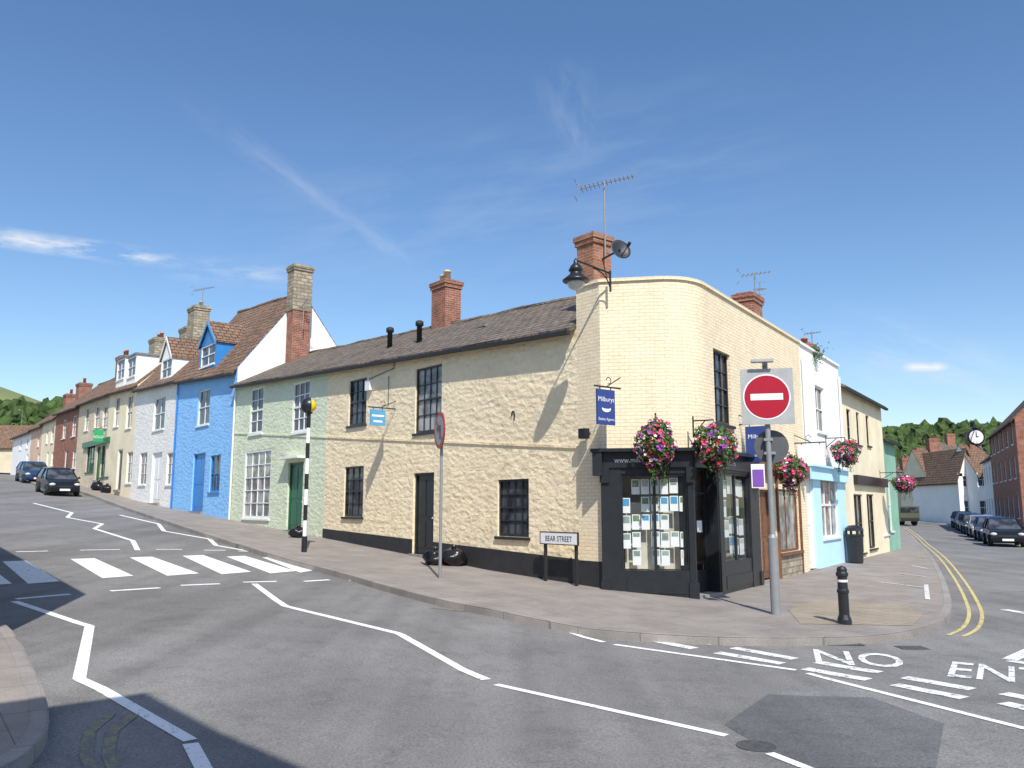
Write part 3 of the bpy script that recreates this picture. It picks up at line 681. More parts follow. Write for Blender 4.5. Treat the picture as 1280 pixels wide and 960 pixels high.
def shopwin(fr,r,par,cols,dep,nx,ny,inner=.07,frm='black'):
    t0,t1,z0,z1=r; m=MB(); A=dep-.03;B=dep+.03
    for t in [t0+(t1-t0)*i/cols for i in range(cols+1)]: m.fbox(fr,max(t-.03,t0),min(t+.03,t1),z0,z1,A,B)
    m.fbox(fr,t0,t1,z0-.05,z0,A-.02,B+.03); m.fbox(fr,t0,t1,z1-.05,z1,A+.002,B-.002)
    w=m.build('shop_window',M[frm],par)
    p=MB(); p.face([fr.p(t0,z0,dep),fr.p(t1,z0,dep),fr.p(t1,z1,dep),fr.p(t0,z1,dep)]); p.build('pane',M['clear'],w)
    q=MB(); q.fbox(fr,t0,t1,z0-.06,z0-.03,dep-.85,dep-.03); q.build('window_shelf',M['floor'],w)
    q=MB(); q.fbox(fr,t0+(t1-t0)*.03,t1-(t1-t0)*.52,z0,z0+(z1-z0)*.70,dep-.36,dep-.33); q.fbox(fr,t0+(t1-t0)*.55,t1-(t1-t0)*.03,z0,z0+(z1-z0)*.85,dep-.42,dep-.39); q.build('display_board',M['backing'],w)
    for i in range(nx):
        cw_=(t1-t0)/nx; jj=RN.uniform(-.05,.05)
        for j in range(ny):
            ch=(z1-z0-.15)/ny
            if RN.random()<.20: continue
            a=t0+cw_*(i+.06)+jj*.3; b=t0+cw_*(i+.94)+jj*.3; c=z0+.06+ch*(j+.06)+jj; e=z0+.06+ch*(j+.92)+jj; o=dep-inner-RN.uniform(0,.05)
            tl=RN.uniform(.45,.7)
            k=MB(); k.face([fr.p(a,c,o),fr.p(b,c,o),fr.p(b,e,o),fr.p(a,e,o)]); k.m=1
            k.face([fr.p(a+.02,c+(e-c)*tl,o+.004),fr.p(b-.02,c+(e-c)*tl,o+.004),fr.p(b-.02,e-.02,o+.004),fr.p(a+.02,e-.02,o+.004)])
            k.build('property_card',[M['card'],RN.choice([M['cardb'],M['backing'],M['cardb'],M['signblue'],M['cardg']])],w)
    return w
shopwin(fs,sw,root,2,o1-.06,7,5); shopwin(fw,r2,root,2,o1-.06,5,4)
m=MB(); 
qa=fs.p(.1,0,-.9).xy; qb=(fs.p(tS,0,-.75).xy+Vector((.0,.5))); qc=fw.p(tM,0,-1.2).xy
for a,b in((fs.p(.05,0,0).xy,qa),(qa,qb),(qb,qc),(qc,fw.p(tM,0,0).xy)): m.face([(a.x,a.y,-.3),(b.x,b.y,-.3),(b.x,b.y,2.7),(a.x,a.y,2.7)])
m.build('inner_wall',M['dark'],root)
m=MB(); m.fbox(fd,.05,.11,-.05,2.6,-.35,-.28); m.fbox(fd,ld-.11,ld-.05,-.05,2.6,-.35,-.28); m.fbox(fd,.11,ld-.11,-.05,.45,-.34,-.29); m.fbox(fd,.11,ld-.11,2.05,2.12,-.34,-.28); m.fbox(fd,0,.05,-.3,2.6,-.36,.0); m.fbox(fd,ld-.05,ld,-.3,2.6,-.36,.0)
dd=m.build('door',M['black'],root); m=MB(); m.face([fd.p(.1,.4,-.31),fd.p(ld-.1,.4,-.31),fd.p(ld-.1,2.6,-.31),fd.p(.1,2.6,-.31)]); m.build('pane',M['clear'],dd)
m=MB(); m.tube(fd.p(.2,.9,-.24),fd.p(.2,1.3,-.24),.015); m.build('handle',M['gold'],dd)
m=MB(); m.face([fd.p(ld-.45,1.25,-.30),fd.p(ld-.22,1.25,-.30),fd.p(ld-.22,1.5,-.30),fd.p(ld-.45,1.5,-.30)]); m.build('notice',M['card'],dd)
m=MB(); m.fbox(fd,0,ld,-.3,-.02,-.36,.02); m.build('step',M['kerb'],root)
bs=thing('shopfront','brown timber shopfront squeezed between black shopfront and pale blue shop','shopfront',fw.p(tM,-.1)); 
m=MB(); m.fbox(fw,tM+.02,rE-.02,2.62,2.98,0,.14); m.fbox(fw,fsw[0]-.08,fsw[0],-.3,2.62,0,.06); m.fbox(fw,fsw[1],fsw[1]+.08,-.3,2.62,0,.06); m.fbox(fw,fsw[0],fsw[1],fsw[2]-.08,fsw[2],0,.1); m.build('fascia',M['brown'],bs)
m=MB(); m.fbox(fw,fsw[0],fsw[1],-.3,fsw[2]-.08,0,.03); m.build('stall_riser',M['stonech'],bs)
window(fw,fsw,bs,M['brown'],2,1,dep=.1,gl='glassl'); door(fw,fdr,bs,M['brown'],M['brown'])
t,z=fl.px(742,297,-1.5); chimney(fl,t,-1.5,ZP-.8,z,.60,.60,M['orbrick'],root,[])
cht,chz=t,z
def aerial(name,label,base,hgt,dirv,L,n,par=None,tilt=.12):
    a=thing(name,label,'aerial',base); m=MB(); b=Vector(base); top=b+Vector((0,0,hgt)); m.tube(b,top,.022); m.build('mast',M['grey'],a)
    D=Vector((dirv[0],dirv[1],0)).normalized(); S=Vector((-D.y,D.x,0)); D=(D+Vector((0,0,tilt))).normalized(); m=MB(); s=top-D*L*.45-Vector((0,0,.05)); m.tube(s,s+D*L,.014,n=6)
    for i in range(n):
        q=s+D*L*(i+.5)/n; l=.24-.10*i/n; m.tube(q-S*l,q+S*l,.011,n=5)
    for k in(-1,1): m.tube(s+D*.05,s-D*.1+Vector((0,0,.22*k)),.009,n=5)
    m.tube(s-D*.1+Vector((0,0,.22))-S*.2,s-D*.1+Vector((0,0,.22))+S*.2,.009,n=5); m.tube(s-D*.1-Vector((0,0,.22))-S*.2,s-D*.1-Vector((0,0,.22))+S*.2,.009,n=5)
    m.build('antenna',M['grey'],a); return a
p=fl.p(cht-.40,chz-.6,-1.5); aerial('tv_aerial','tall television aerial on a mast above the corner shop chimney',p,fl.px(766,222,-1.5)[1]-p.z,(1,-.25),1.4,13,tilt=.16)
aerial('tv_aerial','television aerial on the stone chimney above the blue house roof',aerial_base,1.5,(1,-.2),1.3,8)
p=fl.p(tBl-1.1,fl.px(400,375,-2.4)[1]-1.0,-2.4); aerial('tv_aerial','tilted television aerial right of the tall stone and brick chimney',p,1.2,(-.6,.8),1.1,7,tilt=-.3)
t,z=fl.px(779,313,-1.5); pd=fl.p(t,z,-1.4)
sd=thing('satellite_dish','round dark satellite dish mounted beside the brick corner chimney','satellite dish',pd)
m=MB(); m.lathe(pd,[(.0,-.07),(.12,-.06),(.22,-.02),(.27,.02),(.265,.03),(.2,-.0),(.01,-.05)],24,(.35,-.85,.3)); m.build('dish',M['dishblk'],sd,True)
m=MB(); m.tube(pd,fl.p(cht-.3,z-.05,-1.5),.025); m.tube(pd+Vector((0,0,-.2)),pd+Vector((.15,-.42,-.0)),.012); m.tube(pd+Vector((.13,-.38,-.03)),pd+Vector((.17,-.46,.03)),.04); m.build('arm',M['dishblk'],sd)
OL=1.05; t,z=fl.px(720,352,OL); pL=fl.p(t,z,OL)
lm=thing('street_lamp','old fashioned black wall lantern on a bracket at the parapet end','street lamp',pL)
m=MB(); m.lathe(pL,[(.28,0),(.29,.03),(.24,.07),(.13,.16),(.12,.22),(.16,.24),(.11,.34),(.05,.40),(.05,.44),(.02,.50),(.0,.52)],20); m.build('lamp_shade',M['black'],lm,True)
m=MB(); m.lathe(pL,[(.17,.01),(.19,-.05),(.14,-.14),(.05,-.18),(0,-.185)],18); m.build('lamp_glass',M['lampg'],lm,True)
m=MB(); m.path([pL+Vector((0,0,.42)),pL+Vector((0,0,.47)),fl.p(t,z+.36,0)],.022); m.tube(fl.p(t,z-.05,.02),fl.p(t,z+.42,.02),.025)
m.path([fl.p(t,z-.02+.40*math.sin(k/8*1.57),.03+.5*(1-math.cos(k/8*1.57))) for k in range(9)],.014)
m.build('bracket',M['black'],lm)
# ---------------- signs on walls ----------------
def hangsign(label,fr,x0,y0,x1,y1,oin,oout,lines,mat,brk='blackm',tpx=None):
    t=fr.px(tpx or (x0+x1)/2,(y0+y1)/2,(oin+oout)/2)[0]; z1=fr.px((x0+x1)/2,y0,(oin+oout)/2)[1]; z0=fr.px((x0+x1)/2,y1,(oin+oout)/2)[1]
    r=thing('hanging_sign',label,'sign',fr.p(t,z0,oin)); m=MB(); m.fbox(fr,t-.02,t+.02,z0,z1,oin,oout); b=m.build('board',M[mat],r)
    m=MB(); m.tube(fr.p(t,z1+.06,0),fr.p(t,z1+.06,oout+.06),.018); m.tube(fr.p(t,z1+.3,0),fr.p(t,z1+.06,oout*.6),.012); m.tube(fr.p(t,z1,oin+.1),fr.p(t,z1+.06,oin+.1),.012); m.tube(fr.p(t,z1,oout-.1),fr.p(t,z1+.06,oout-.1),.012)
    for k in range(8):
        a=k/8*5; c=(k+1)/8*5; m.tube(fr.p(t,z1+.2+.07*math.sin(a),oout*.5+.07*math.cos(a)),fr.p(t,z1+.2+.07*math.sin(c),oout*.5+.07*math.cos(c)),.009,n=5)
    m.build('bracket',M[brk],r)
    pc=fr.p(t,0,(oin+oout)/2).xy
    for s in(-1,1):
        f2=Fr(pc+fr.d*s*.021,fr.n,fr.d*s)
        for (tx,zf,sz,mm) in lines: text(tx,f2,0,z0+(z1-z0)*zf,.003,sz,M[mm],b)
    return r,t,z0,z1,pc
rr=hangsign('navy estate agent sign hanging on the wall left of the rounded corner',fl,746,487,768,531,.2,.72,[('Milburys',.66,.14,'signw'),('Estate Agents',.12,.085,'signw')],'navy')
m=MB()
for s in(-1,1):
    f2=Fr(rr[4]+fl.d*s*.0215,fl.n,fl.d*s); zz=rr[2]+(rr[3]-rr[2])*.45
    for k in range(10):
        a=math.pi+k/10*math.pi; b=math.pi+(k+1)/10*math.pi
        m.face([f2.p(.13*math.cos(a),zz+.07*math.sin(a),.004),f2.p(.13*math.cos(b),zz+.07*math.sin(b),.004),f2.p(.13*math.cos(b),zz+.03+.03*math.sin(b),.004),f2.p(.13*math.cos(a),zz+.03+.03*math.sin(a),.004)])
m.build('emblem',M['signw'],rr[0])
hangsign('second navy estate agent sign hanging over the right shop window',fw,935,533,961,577,.15,.75,[('Milburys',.66,.14,'signw'),('Estate Agents',.15,.085,'signw')],'navy')
rb=hangsign('small light blue sign hanging on the cream stone wall between two upper windows',fl,463,512,481,532,.35,.85,[],'signblue')
m=MB()
for s in(-1,1):
    f2=Fr(rb[4]+fl.d*s*.0215,fl.n,fl.d*s); zz=(rb[2]+rb[3])/2; hh_=(rb[3]-rb[2])
    m.face([f2.p(-.2,zz+hh_*.05,.004),f2.p(.2,zz+hh_*.05,.004),f2.p(.2,zz+hh_*.17,.004),f2.p(-.2,zz+hh_*.17,.004)]); m.face([f2.p(-.15,zz-hh_*.3,.004),f2.p(.15,zz-hh_*.3,.004),f2.p(.15,zz-hh_*.18,.004),f2.p(-.15,zz-hh_*.18,.004)])
m.build('emblem',M['signw'],rb[0])
hangsign('white and blue board hanging above the pale blue shop doorway',fw,1003,556,1024,572,.1,.8,[],'signw')
r=hangsign('green SOLD board fixed to the beige stone house',fl,117,537,129,552,.2,.75,[('SOLD',.3,.22,'signw')],'brightgreen')
t0,z1=fl.px(676,665,.3); t1,z0=fl.px(722,679,.3); t0,t1=min(t0,t1),max(t0,t1)
z1=fl.px(700,666,.3)[1]; z0=fl.px(700,680,.3)[1]
r=thing('street_name_sign','low white street nameplate reading BEAR STREET on two short posts','sign',fl.p(t0,baseZ(fl,t0),.3))
m=MB(); m.fbox(fl,t0,t1,z0,z1,.28,.31); b=m.build('plate',M['signw'],r)
m=MB(); m.fbox(fl,t0-.02,t1+.02,z0-.02,z0,.275,.315); m.fbox(fl,t0-.02,t1+.02,z1,z1+.02,.275,.315); m.fbox(fl,t0-.02,t0,z0,z1,.275,.315); m.fbox(fl,t1,t1+.02,z0,z1,.275,.315); m.build('border',M['black'],b)
text('BEAR STREET',fl,(t0+t1)/2,z0+.055,.315,.17,M['black'],b,.88)
for t in(t0+.1,t1-.1):
    m=MB(); m.fbox(fl,t-.03,t+.03,baseZ(fl,t)-.1,z1,.22,.275); m.build('post',M['blackm'],r)
t,z=fl.px(737,542); fx=thing('flood_light','small black floodlight box on the wall above the shop fascia','light',fl.p(t,z,0)); m=MB(); m.fbox(fl,t-.1,t+.1,z-.12,z+.1,.1,.25); m.build('housing',M['black'],fx); m=MB(); m.tube(fl.p(t,z,0),fl.p(t,z,.12),.03); m.build('arm',M['black'],fx)
# ---------------- hanging baskets ----------------
def basket(label,fr,x,y,o,rad,hgt):
    t,z=fr.px(x,y,o); p=fr.p(t,z,o); r=thing('hanging_basket',label,'flower basket',p,'hanging flower baskets')
    m=MB(); m.lathe(p+Vector((0,0,-.1)),[(.02,-.2),(.12,-.17),(.19,-.06),(.21,.04),(.19,.04)],14); m.build('basket',M['brown'],r)
    m=MB(); top=p+Vector((0,0,hgt*.5+.12))
    w=fr.p(t,top.z,0); m.tube(w,top,.015); m.tube(fr.p(t,top.z-.3,0),fr.p(t,top.z,o*.6),.012); m.tube(w+Vector((0,0,.1)),w-Vector((0,0,.35)),.018)
    for k in range(3):
        a=k*2.1; m.tube(top,p+Vector((.2*math.cos(a),.2*math.sin(a),-.05)),.005,n=4)
    m.build('bracket',M['black'],r)
    def pos(k):
        while 1:
            v=Vector((RN.uniform(-1,1),RN.uniform(-1,1),RN.uniform(-1,1)))
            if v.length<1: break
        v=v.normalized()*(v.length**.3)*(1+.4*noise.noise(v*2.0+Vector((x,0,0))))
        q=Vector((v.x*rad,v.y*rad,v.z*hgt*.5*(1.0 if v.z>0 else 1.15)))
        if v.z<0: q.x*=1+.30*v.z; q.y*=1+.30*v.z
        return p+q*k
    m=MB()
    for i in range(1300):
        c=pos(1.0); u=Vector((RN.gauss(0,1),RN.gauss(0,1),RN.gauss(0,1))).normalized(); w_=u.orthogonal().normalized(); s=RN.uniform(.02,.045)
        m.face([c-u*s*1.4,c+w_*s*.8,c+u*s*1.4,c-w_*s*.8])
    for k in range(12):
        a=RN.uniform(0,6.28); q=p+Vector((math.cos(a)*rad*.5,math.sin(a)*rad*.5,-hgt*.38)); 
        for j in range(RN.randint(6,18)):
            q=q+Vector((RN.gauss(0,.012),RN.gauss(0,.012),-.026)); u=Vector((RN.gauss(0,1),RN.gauss(0,1),RN.gauss(0,1))).normalized(); w_=u.orthogonal().normalized()
            m.face([q-u*.03,q+w_*.017,q+u*.03,q-w_*.017])
    fo=m.build('foliage',M['leaf'],r,uv=False); fo['kind']='stuff'
    m=MB()
    for i in range(460):
        c=pos(1.06); v=c-p
        if noise.noise(v*6+Vector((3,x,0)))<-.12: continue
        n=v.normalized()+Vector((RN.gauss(0,.3),RN.gauss(0,.3),RN.gauss(0,.3))); n.normalize(); u=n.orthogonal().normalized(); w_=n.cross(u)
        cl_=noise.noise(v*4.5+Vector((0,x,0))); m.m=(0 if cl_>.12 else 1 if cl_>-.02 else 2 if cl_>-.14 else 3) if RN.random()<.7 else RN.choice([0,0,1,2,3]); s=RN.uniform(.030,.052)
        ps=[c+n*.014+(u*math.cos(k*math.pi/5)+w_*math.sin(k*math.pi/5))*s*(1 if k%2==0 else .68) for k in range(10)]
        m.raw([c-n*.005]+ps,[(0,1+k,1+(k+1)%10) for k in range(10)])
    fo=m.build('flowers',[M['pink'],M['redf'],M['whitef'],M['purpf']],r,uv=False); fo['kind']='stuff'
basket('pink and white flower basket above the front shop window, leftmost of the baskets',fs,820,556,.50,.40,1.0)
basket('red and white flower basket over the corner shop door, second basket from the left',fw,893,557,.45,.44,.84)
basket('smaller pink flower basket partly behind the no entry pole',fw,988,590,.6,.38,.75)
basket('round pink flower basket on the wall above the pale blue shop window',fw,1057,566,.6,.42,.75)
basket('distant pink flower basket by the green building down the right street',fw,1130,604,.9,.45,.65)
# ---------------- right street buildings ----------------
rF=fw.px(1053,560)[0]
wb=thing('white_shop','white two storey building with pale blue shopfront beside the cream corner','shop',fw.p(rE,-.1))
uw2=fw.rect((1020,484,1031,540)); dw=list(fw.rect((1008,596,1019,708))); dw[2]=-.05; dw=tuple(dw); sw2=fw.rect((1027,592,1048,672))
m=MB(); wall(m,fw,rE,rF,2.9,ZP-.02,[uw2]); m.face([fw.p(rF,-.3),fw.p(rF,ZP),fw.p(rF,ZP,-6.5),fw.p(rF,-.3,-6.5)]); m.face([fw.p(rE,ZP-.3,-.2),fw.p(rF,ZP-.3,-.2),fw.p(rF,ZP-.3,-6.5),fw.p(rE,ZP-.3,-6.5)])
m.build('wall',M['whiter'],wb)
m=MB(); wall(m,fw,rE,rF,-.5,2.9,[dw,sw2]); m.build('shopfront',M['paleblue'],wb)
window(fw,uw2,wb,M['whitep'],2,2); window(fw,sw2,wb,M['whitep'],3,2,bar=.04,gl='glassl'); door(fw,dw,wb,M['whitep'],M['whitep'])
m=MB(); m.fbox(fw,rE+.05,rF-.05,2.62,3.0,0,.16); m.fbox(fw,rE+.02,rF-.02,3.0,3.06,0,.26); m.build('fascia',M['paleblue'],wb)
m=MB(); m.fbox(fw,rE,rF,ZP-.02,ZP+.06,-.3,.06); m.build('coping',M['whiter'],wb)
for k,tt in enumerate((rE+.08,rF-.2)):
    m=MB(); m.path([fw.p(tt,ZP-.4,.07),fw.p(tt,3.1,.07)],.035); m.build('drainpipe',M['whitep'],wb)
t,z=fw.px(935,371,-1.6); chimney(fw,t,-1.6,ZP-.6,z,.95,.6,M['redbrick'],SH,[])
aerial('tv_aerial','small television aerial beside the second chimney above the right facade',fw.p(t+.8,z-.9,-1.6),1.9,(1,-.1),1.0,7)
aerial('tv_aerial','thin television aerial over the white shop roof',fw.p(rE+3,ZP-.3,-2),3.0,(.3,1),.5,4)
m=MB()
p=fw.p(rE+1.8,ZP-.1,.1); pr=thing('wall_plant','small green weed growing out of the white parapet','plant',p)
for i in range(160):
    c=p+Vector((RN.gauss(0,.16),RN.gauss(0,.12),RN.gauss(.05,.14))); u=Vector((RN.gauss(0,1),RN.gauss(0,1),RN.gauss(0,1))).normalized(); w_=u.orthogonal().normalized(); m.face([c-u*.05,c+w_*.03,c+u*.05,c-w_*.03])
m.build('foliage',M['leaf'],pr,uv=False)
def rhouse(name,label,x0,y0,x1,wm,rm,rise,wins,doors=(),t0=None,w=3.0):
    ta,z=fw.px(x0,y0); tb=fw.px(x1,y0)[0]
    if t0 is not None: ta=t0
    r=thing(name,label,'house',fw.p(ta,-.1)); W=[fw.rect(q[:4]) for q in wins]; m=MB(); wall(m,fw,ta,tb,-.5,z,W); sidewalls(m,fw,ta,tb,-.1,z,z,w,rise); m.build('wall',M[wm],r)
    for q,R_ in zip(wins,W): window(fw,R_,r,M[q[4]],q[5],q[6])
    roof(fw,ta,tb,z,z,w,rise,M[rm],r); return r,ta,tb,z
h1,ta,tb,z=rhouse('shop_house','cream rendered building with tiled roof and dark shop windows beyond the white shop',1054,481,1099,'creamr','tile',1.5,[(1059,512,1064,556,'black',2,2),(1071,516,1075,556,'black',2,2),(1083,520,1087,557,'black',2,2),(1069,618,1080,692,'black',2,2),(1085,618,1094,686,'black',2,2)],t0=rF)
chimney(fw,ta+1.6,-1.5,z+.3,fw.px(1064,468,-1.5)[1],1.0,.7,M['redbrick'],h1,[(0,.3,'terra')])
m=MB(); m.fbox(fw,ta+1.5,tb-.3,2.6,2.95,0,.15); m.build('fascia',M['black'],h1)
h2,ta,tb,z=rhouse('shop_house','narrow green painted shop at the far end of the right block',1099,545,1117,'teal','tile',1.0,[(1103,600,1109,668,'whitep',2,2),(1111,600,1115,664,'whitep',2,2)],t0=tb)
aerial('tv_aerial','television aerial above the tan building on the right street',fw.p(ta-3,7.5,-2),1.6,(1,0),.7,5)
fr3=Fr(cl+gp*2.7,g2,-gp)
def frhouse(label,ta,tb,z,wm,rm,w,rise,wins,ch=True,name='street_house',fr=fr3,fm='whitep'):
    r=thing(name,label,'house',fr.p(ta,-.1)); W=wins; m=MB(); wall(m,fr,ta,tb,-.6,z,W); sidewalls(m,fr,ta,tb,-.1,z,z,w,rise); m.build('wall',M[wm],r)
    for q in W: window(fr,q,r,M[fm],2,4 if q[3]-q[2]>1.3 else 2)
    roof(fr,ta,tb,z,z,w,rise,M[rm],r)
    if ch: chimney(fr,tb-.6,-w,z+rise-.8,z+rise+1.2,1.3,.9,M['redbrick'],r,[(-.3,.5,'terra'),(.3,.5,'terra')])
    return r
def grid(ts,zs,w=1.0,hh=1.5): return [(t,t+w,z,z+hh) for t in ts for z in zs]
frhouse('red brick building with white windows at the right edge of the photo',15,33,8.0,'redbrick','tilered',4,4.2,grid([16.5,19.5,22.5,25.5,28.5,31],[1,3.8,6.2],1.1,1.5),ch=False)
frhouse('white fronted house just beyond the red brick building on the right street',33,41,6.2,'whiter','tilered',3.5,3,grid([34.2,36.7,39],[1,3.9]))
def facing(label,x0,x1,Y,z,wm,rm,rise,nw,w=4,rows=(1.0,3.8),gablefront=False,ang=0.0):
    X0=(x0-640)/1038*Y; X1=(x1-640)/1038*Y; f=Fr((X0,Y),(math.cos(ang),math.sin(ang)),(math.sin(ang),-math.cos(ang))); L=(X1-X0)/math.cos(ang)
    zg=h(X0,Y); 
    r=thing('distant_house',label,'house',(X0,Y,zg)); ws=[]
    for i in range(nw):
        t=L*(i+.5)/nw-.5
        for zz in rows: ws.append((t,t+1.0,zz,zz+1.4))
    m=MB(); wall(m,f,0,L,-1,z,ws)
    if gablefront:
        m.face([f.p(0,z),f.p(L,z),f.p(L/2,z+rise)]); m.face([f.p(0,-1,-10),f.p(L,-1,-10),f.p(L,z,-10),f.p(L/2,z+rise,-10),f.p(0,z,-10)])
        m.face([f.p(0,-1),f.p(0,z),f.p(0,z,-10),f.p(0,-1,-10)]); m.face([f.p(L,-1),f.p(L,z),f.p(L,z,-10),f.p(L,-1,-10)])
        m.build('wall',M[wm],r)
        q=MB()
        for s,e in((-1,-.3),(1,L+.3)):
            ze=z-.3*rise/(L/2); q.hexa([f.p(e,ze,.3),f.p(L/2,z+rise,.3),f.p(L/2,z+rise,-10.2),f.p(e,ze,-10.2),f.p(e,ze+.15,.3),f.p(L/2,z+rise+.15,.3),f.p(L/2,z+rise+.15,-10.2),f.p(e,ze+.15,-10.2)])
        q.build('roof',M[rm],r)
    else:
        sidewalls(m,f,0,L,-.1,z,z,w,rise); m.build('wall',M[wm],r); roof(f,0,L,z,z,w,rise,M[rm],r)
        chimney(f,L-.7,-w,z+rise-.5,z+rise+1.3,1.2,.9,M['redbrick'],r,[(0,.5,'terra')])
    for q in ws: window(f,q,r,M['whitep'],2,2)
    return r,f,L
facing('white gable fronted house at the end of the right street',1194,1218,86,4.9,'whiter','tilered',2.8,1,gablefront=True)
facing('white house with brown tiled roof beside the street clock',1218,1246,84,5.0,'whiter','tilered',3.2,2,w=3)
facing('long cream house with brown roof left of the white gable',1158,1194,92,4.6,'creamr','tilered',3.6,3,w=3.5)
facing('low grey house far behind the lorry',1136,1158,98,3.9,'tan','tile',2.4,2,rows=(1.5,))
facing('pale house with red roof at the bend of the right street',1100,1136,104,4.4,'salmon','tilered',2.4,2,rows=(1.5,))
facing('tall dark roofed house behind the white roadside houses',1176,1212,120,7.6,'beige','tile',3.6,2)
facing('pale gabled house in the second row behind the grey house',1142,1170,130,6.6,'whiter','tile',3.2,2)
Yc=78; pc=Vector(((1220-640)/1038*Yc*1.0,Yc,EYE+(633-547)/1038*Yc)); clk=thing('street_clock','round white faced street clock on a bracketed drum above the far roofs','clock',pc)
m=MB(); m.lathe(pc,[(0,-.22),(.72,-.22),(.78,-.15),(.78,.15),(.72,.2),(0,.2)],24,(-.15,-1,0)); m.build('drum',M['black'],clk)
m=MB(); m.lathe(pc+Vector((-.03,-.2,0)),[(0,0),(.62,0),(.62,.05),(0,.05)],24,(-.15,-1,0)); cf=m.build('clock_face',M['signw'],clk)
m=MB(); m.tube(pc+Vector((-.04,-.27,0)),pc+Vector((-.04,-.27,.45)),.035); m.tube(pc+Vector((-.04,-.27,0)),pc+Vector((.3,-.25,.1)),.035)
for k in range(12):
    a=k*math.pi/6; m.tube(pc+Vector((-.04+.48*math.sin(a),-.265,.48*math.cos(a))),pc+Vector((-.04+.57*math.sin(a),-.265,.57*math.cos(a))),.02,n=5)
m.build('hands',M['black'],cf)
wp=fr3.p(32.5,pc.z,0)
m=MB(); m.lathe(pc+Vector((0,0,.75)),[(.25,0),(.3,.1),(.12,.3),(.05,.7),(0,.9)],12); m.path([pc+Vector((0,0,-.85)),wp+Vector((0,0,-.85))],.07); m.path([pc+Vector((0,0,.85)),wp+Vector((0,0,.85))],.05); m.tube(wp+Vector((0,0,-2)),pc+Vector((0,0,-.8)),.05); m.build('bracket',M['black'],clk)
# ---------------- houses behind the camera ----------------
def behind(label,cx,cy,zt,L0,L1,dep,wm,name='near_house',dv=None):
    dv=dv or d2; nv=Vector((dv.y,-dv.x)); f=Fr((cx,cy),dv,nv); r=thing(name,label,'house',(cx,cy,h(cx,cy)+.1)); z0=h(cx,cy); ws=[(t,t+1,z0+a,z0+a+1.5) for t in [L0+1+i*2.6 for i in range(int((L1-L0-1)/2.6))] for a in(1,3.8)]
    m=MB(); wall(m,f,L0,L1,z0-1,zt,ws); 
    for t in(L0,L1): m.face([f.p(t,z0-1),f.p(t,zt),f.p(t,zt,-dep),f.p(t,z0-1,-dep)])
    m.face([f.p(L0,z0-1,-dep),f.p(L1,z0-1,-dep),f.p(L1,zt,-dep),f.p(L0,zt,-dep)]); m.build('wall',M[wm],r)
    for q in ws: window(f,q,r,M['whitep'],2,4)
    m=MB(); m.hexa([f.p(L0,zt-.2),f.p(L1,zt-.2),f.p(L1,zt-.2,-dep),f.p(L0,zt-.2,-dep),f.p(L0,zt),f.p(L1,zt),f.p(L1,zt,-dep),f.p(L0,zt,-dep)]); m.build('roof',M['lead'],r)
SUNEL=math.radians(48); q=Vector((-.2,.98)).normalized(); tn=math.tan(SUNEL)
def src(px,py,H): 
    p=G(px,py); return p-q*((H-h(p.x,p.y))/tn)
a=src(108,743,7.0); behind('stone house on the near side of the left street, out of frame left',a.x,a.y,7.0,0,22,7,'beige')
a=src(182,866,9.0); b=src(385,962,9.0); behind('tall stone house standing just behind the photographer',a.x,a.y,9.0,-16,0,7,'tan',dv=(a-b).normalized())
# ---------------- street furniture ----------------
def ZG(p,pave=True): return h(p.x,p.y)+(.12 if pave else 0)
def ztop(p,py,px): 
    r=ray(px,py); return EYE+r.z*(p.y/r.y)
p=G(380,690,.12); z=ZG(p)
zt=ztop(p,516,389); r=thing('belisha_beacon','striped black and white crossing beacon with amber globe beside the zebra crossing','beacon',(p.x,p.y,z))
m=MB(); n=9; hh=(zt-z)/n
for i in range(n): m.m=i%2; m.tube((p.x,p.y,z+hh*i),(p.x,p.y,z+hh*(i+1)),.055 if i else .075,n=14)
m.build('pole',[M['black'],M['signw']],r)
m=MB(); m.ball((p.x,p.y,zt+.2),.2,sub=3); m.build('globe',M['yellow'],r,True)
m=MB(); b=bmesh.new(); bmesh.ops.create_uvsphere(b,u_segments=24,v_segments=14,radius=.235)
bmesh.ops.delete(b,geom=[v for v in b.verts if (v.co.x*1.0+v.co.y*.5)>.02],context='VERTS')
b.verts.index_update(); m.raw([v.co+Vector((p.x,p.y,zt+.2)) for v in b.verts],[[v.index for v in f_.verts] for f_ in b.faces]); b.free()
m.build('shroud',M['black'],r,True)
m=MB(); m.lathe((p.x,p.y,zt-.03),[(.06,0),(.10,.02),(.10,.05),(.05,.06)],14); m.build('collar',M['black'],r)
p=G(550,723,.12); z=ZG(p); zt=ztop(p,516,553); zc=ztop(p,538,552)
r=thing('traffic_sign','round red ringed no turn sign on a slim grey pole before the stone cottage','sign',(p.x,p.y,z))
m=MB(); m.tube((p.x,p.y,z-.1),(p.x,p.y,zt),.035,n=12); m.build('pole',M['grey'],r)
ax=Vector((-.93,-.36,0)).normalized(); cc=Vector((p.x,p.y,zc))+ax*.05
m=MB(); m.lathe(cc,[(0,-.01),(.42,-.01),(.42,.01),(0,.01)],32,ax); s=m.build('sign_plate',M['red'],r)
m=MB(); m.lathe(cc,[(0,.012),(.33,.012),(.33,.014),(0,.014)],32,ax); m.build('sign_face',M['greyl'],s)
X=Vector((0,0,1)).cross(ax)
def q3(c,ax,X,pts,o): return [c+X*a+Vector((0,0,1))*b+ax*o for a,b in pts]
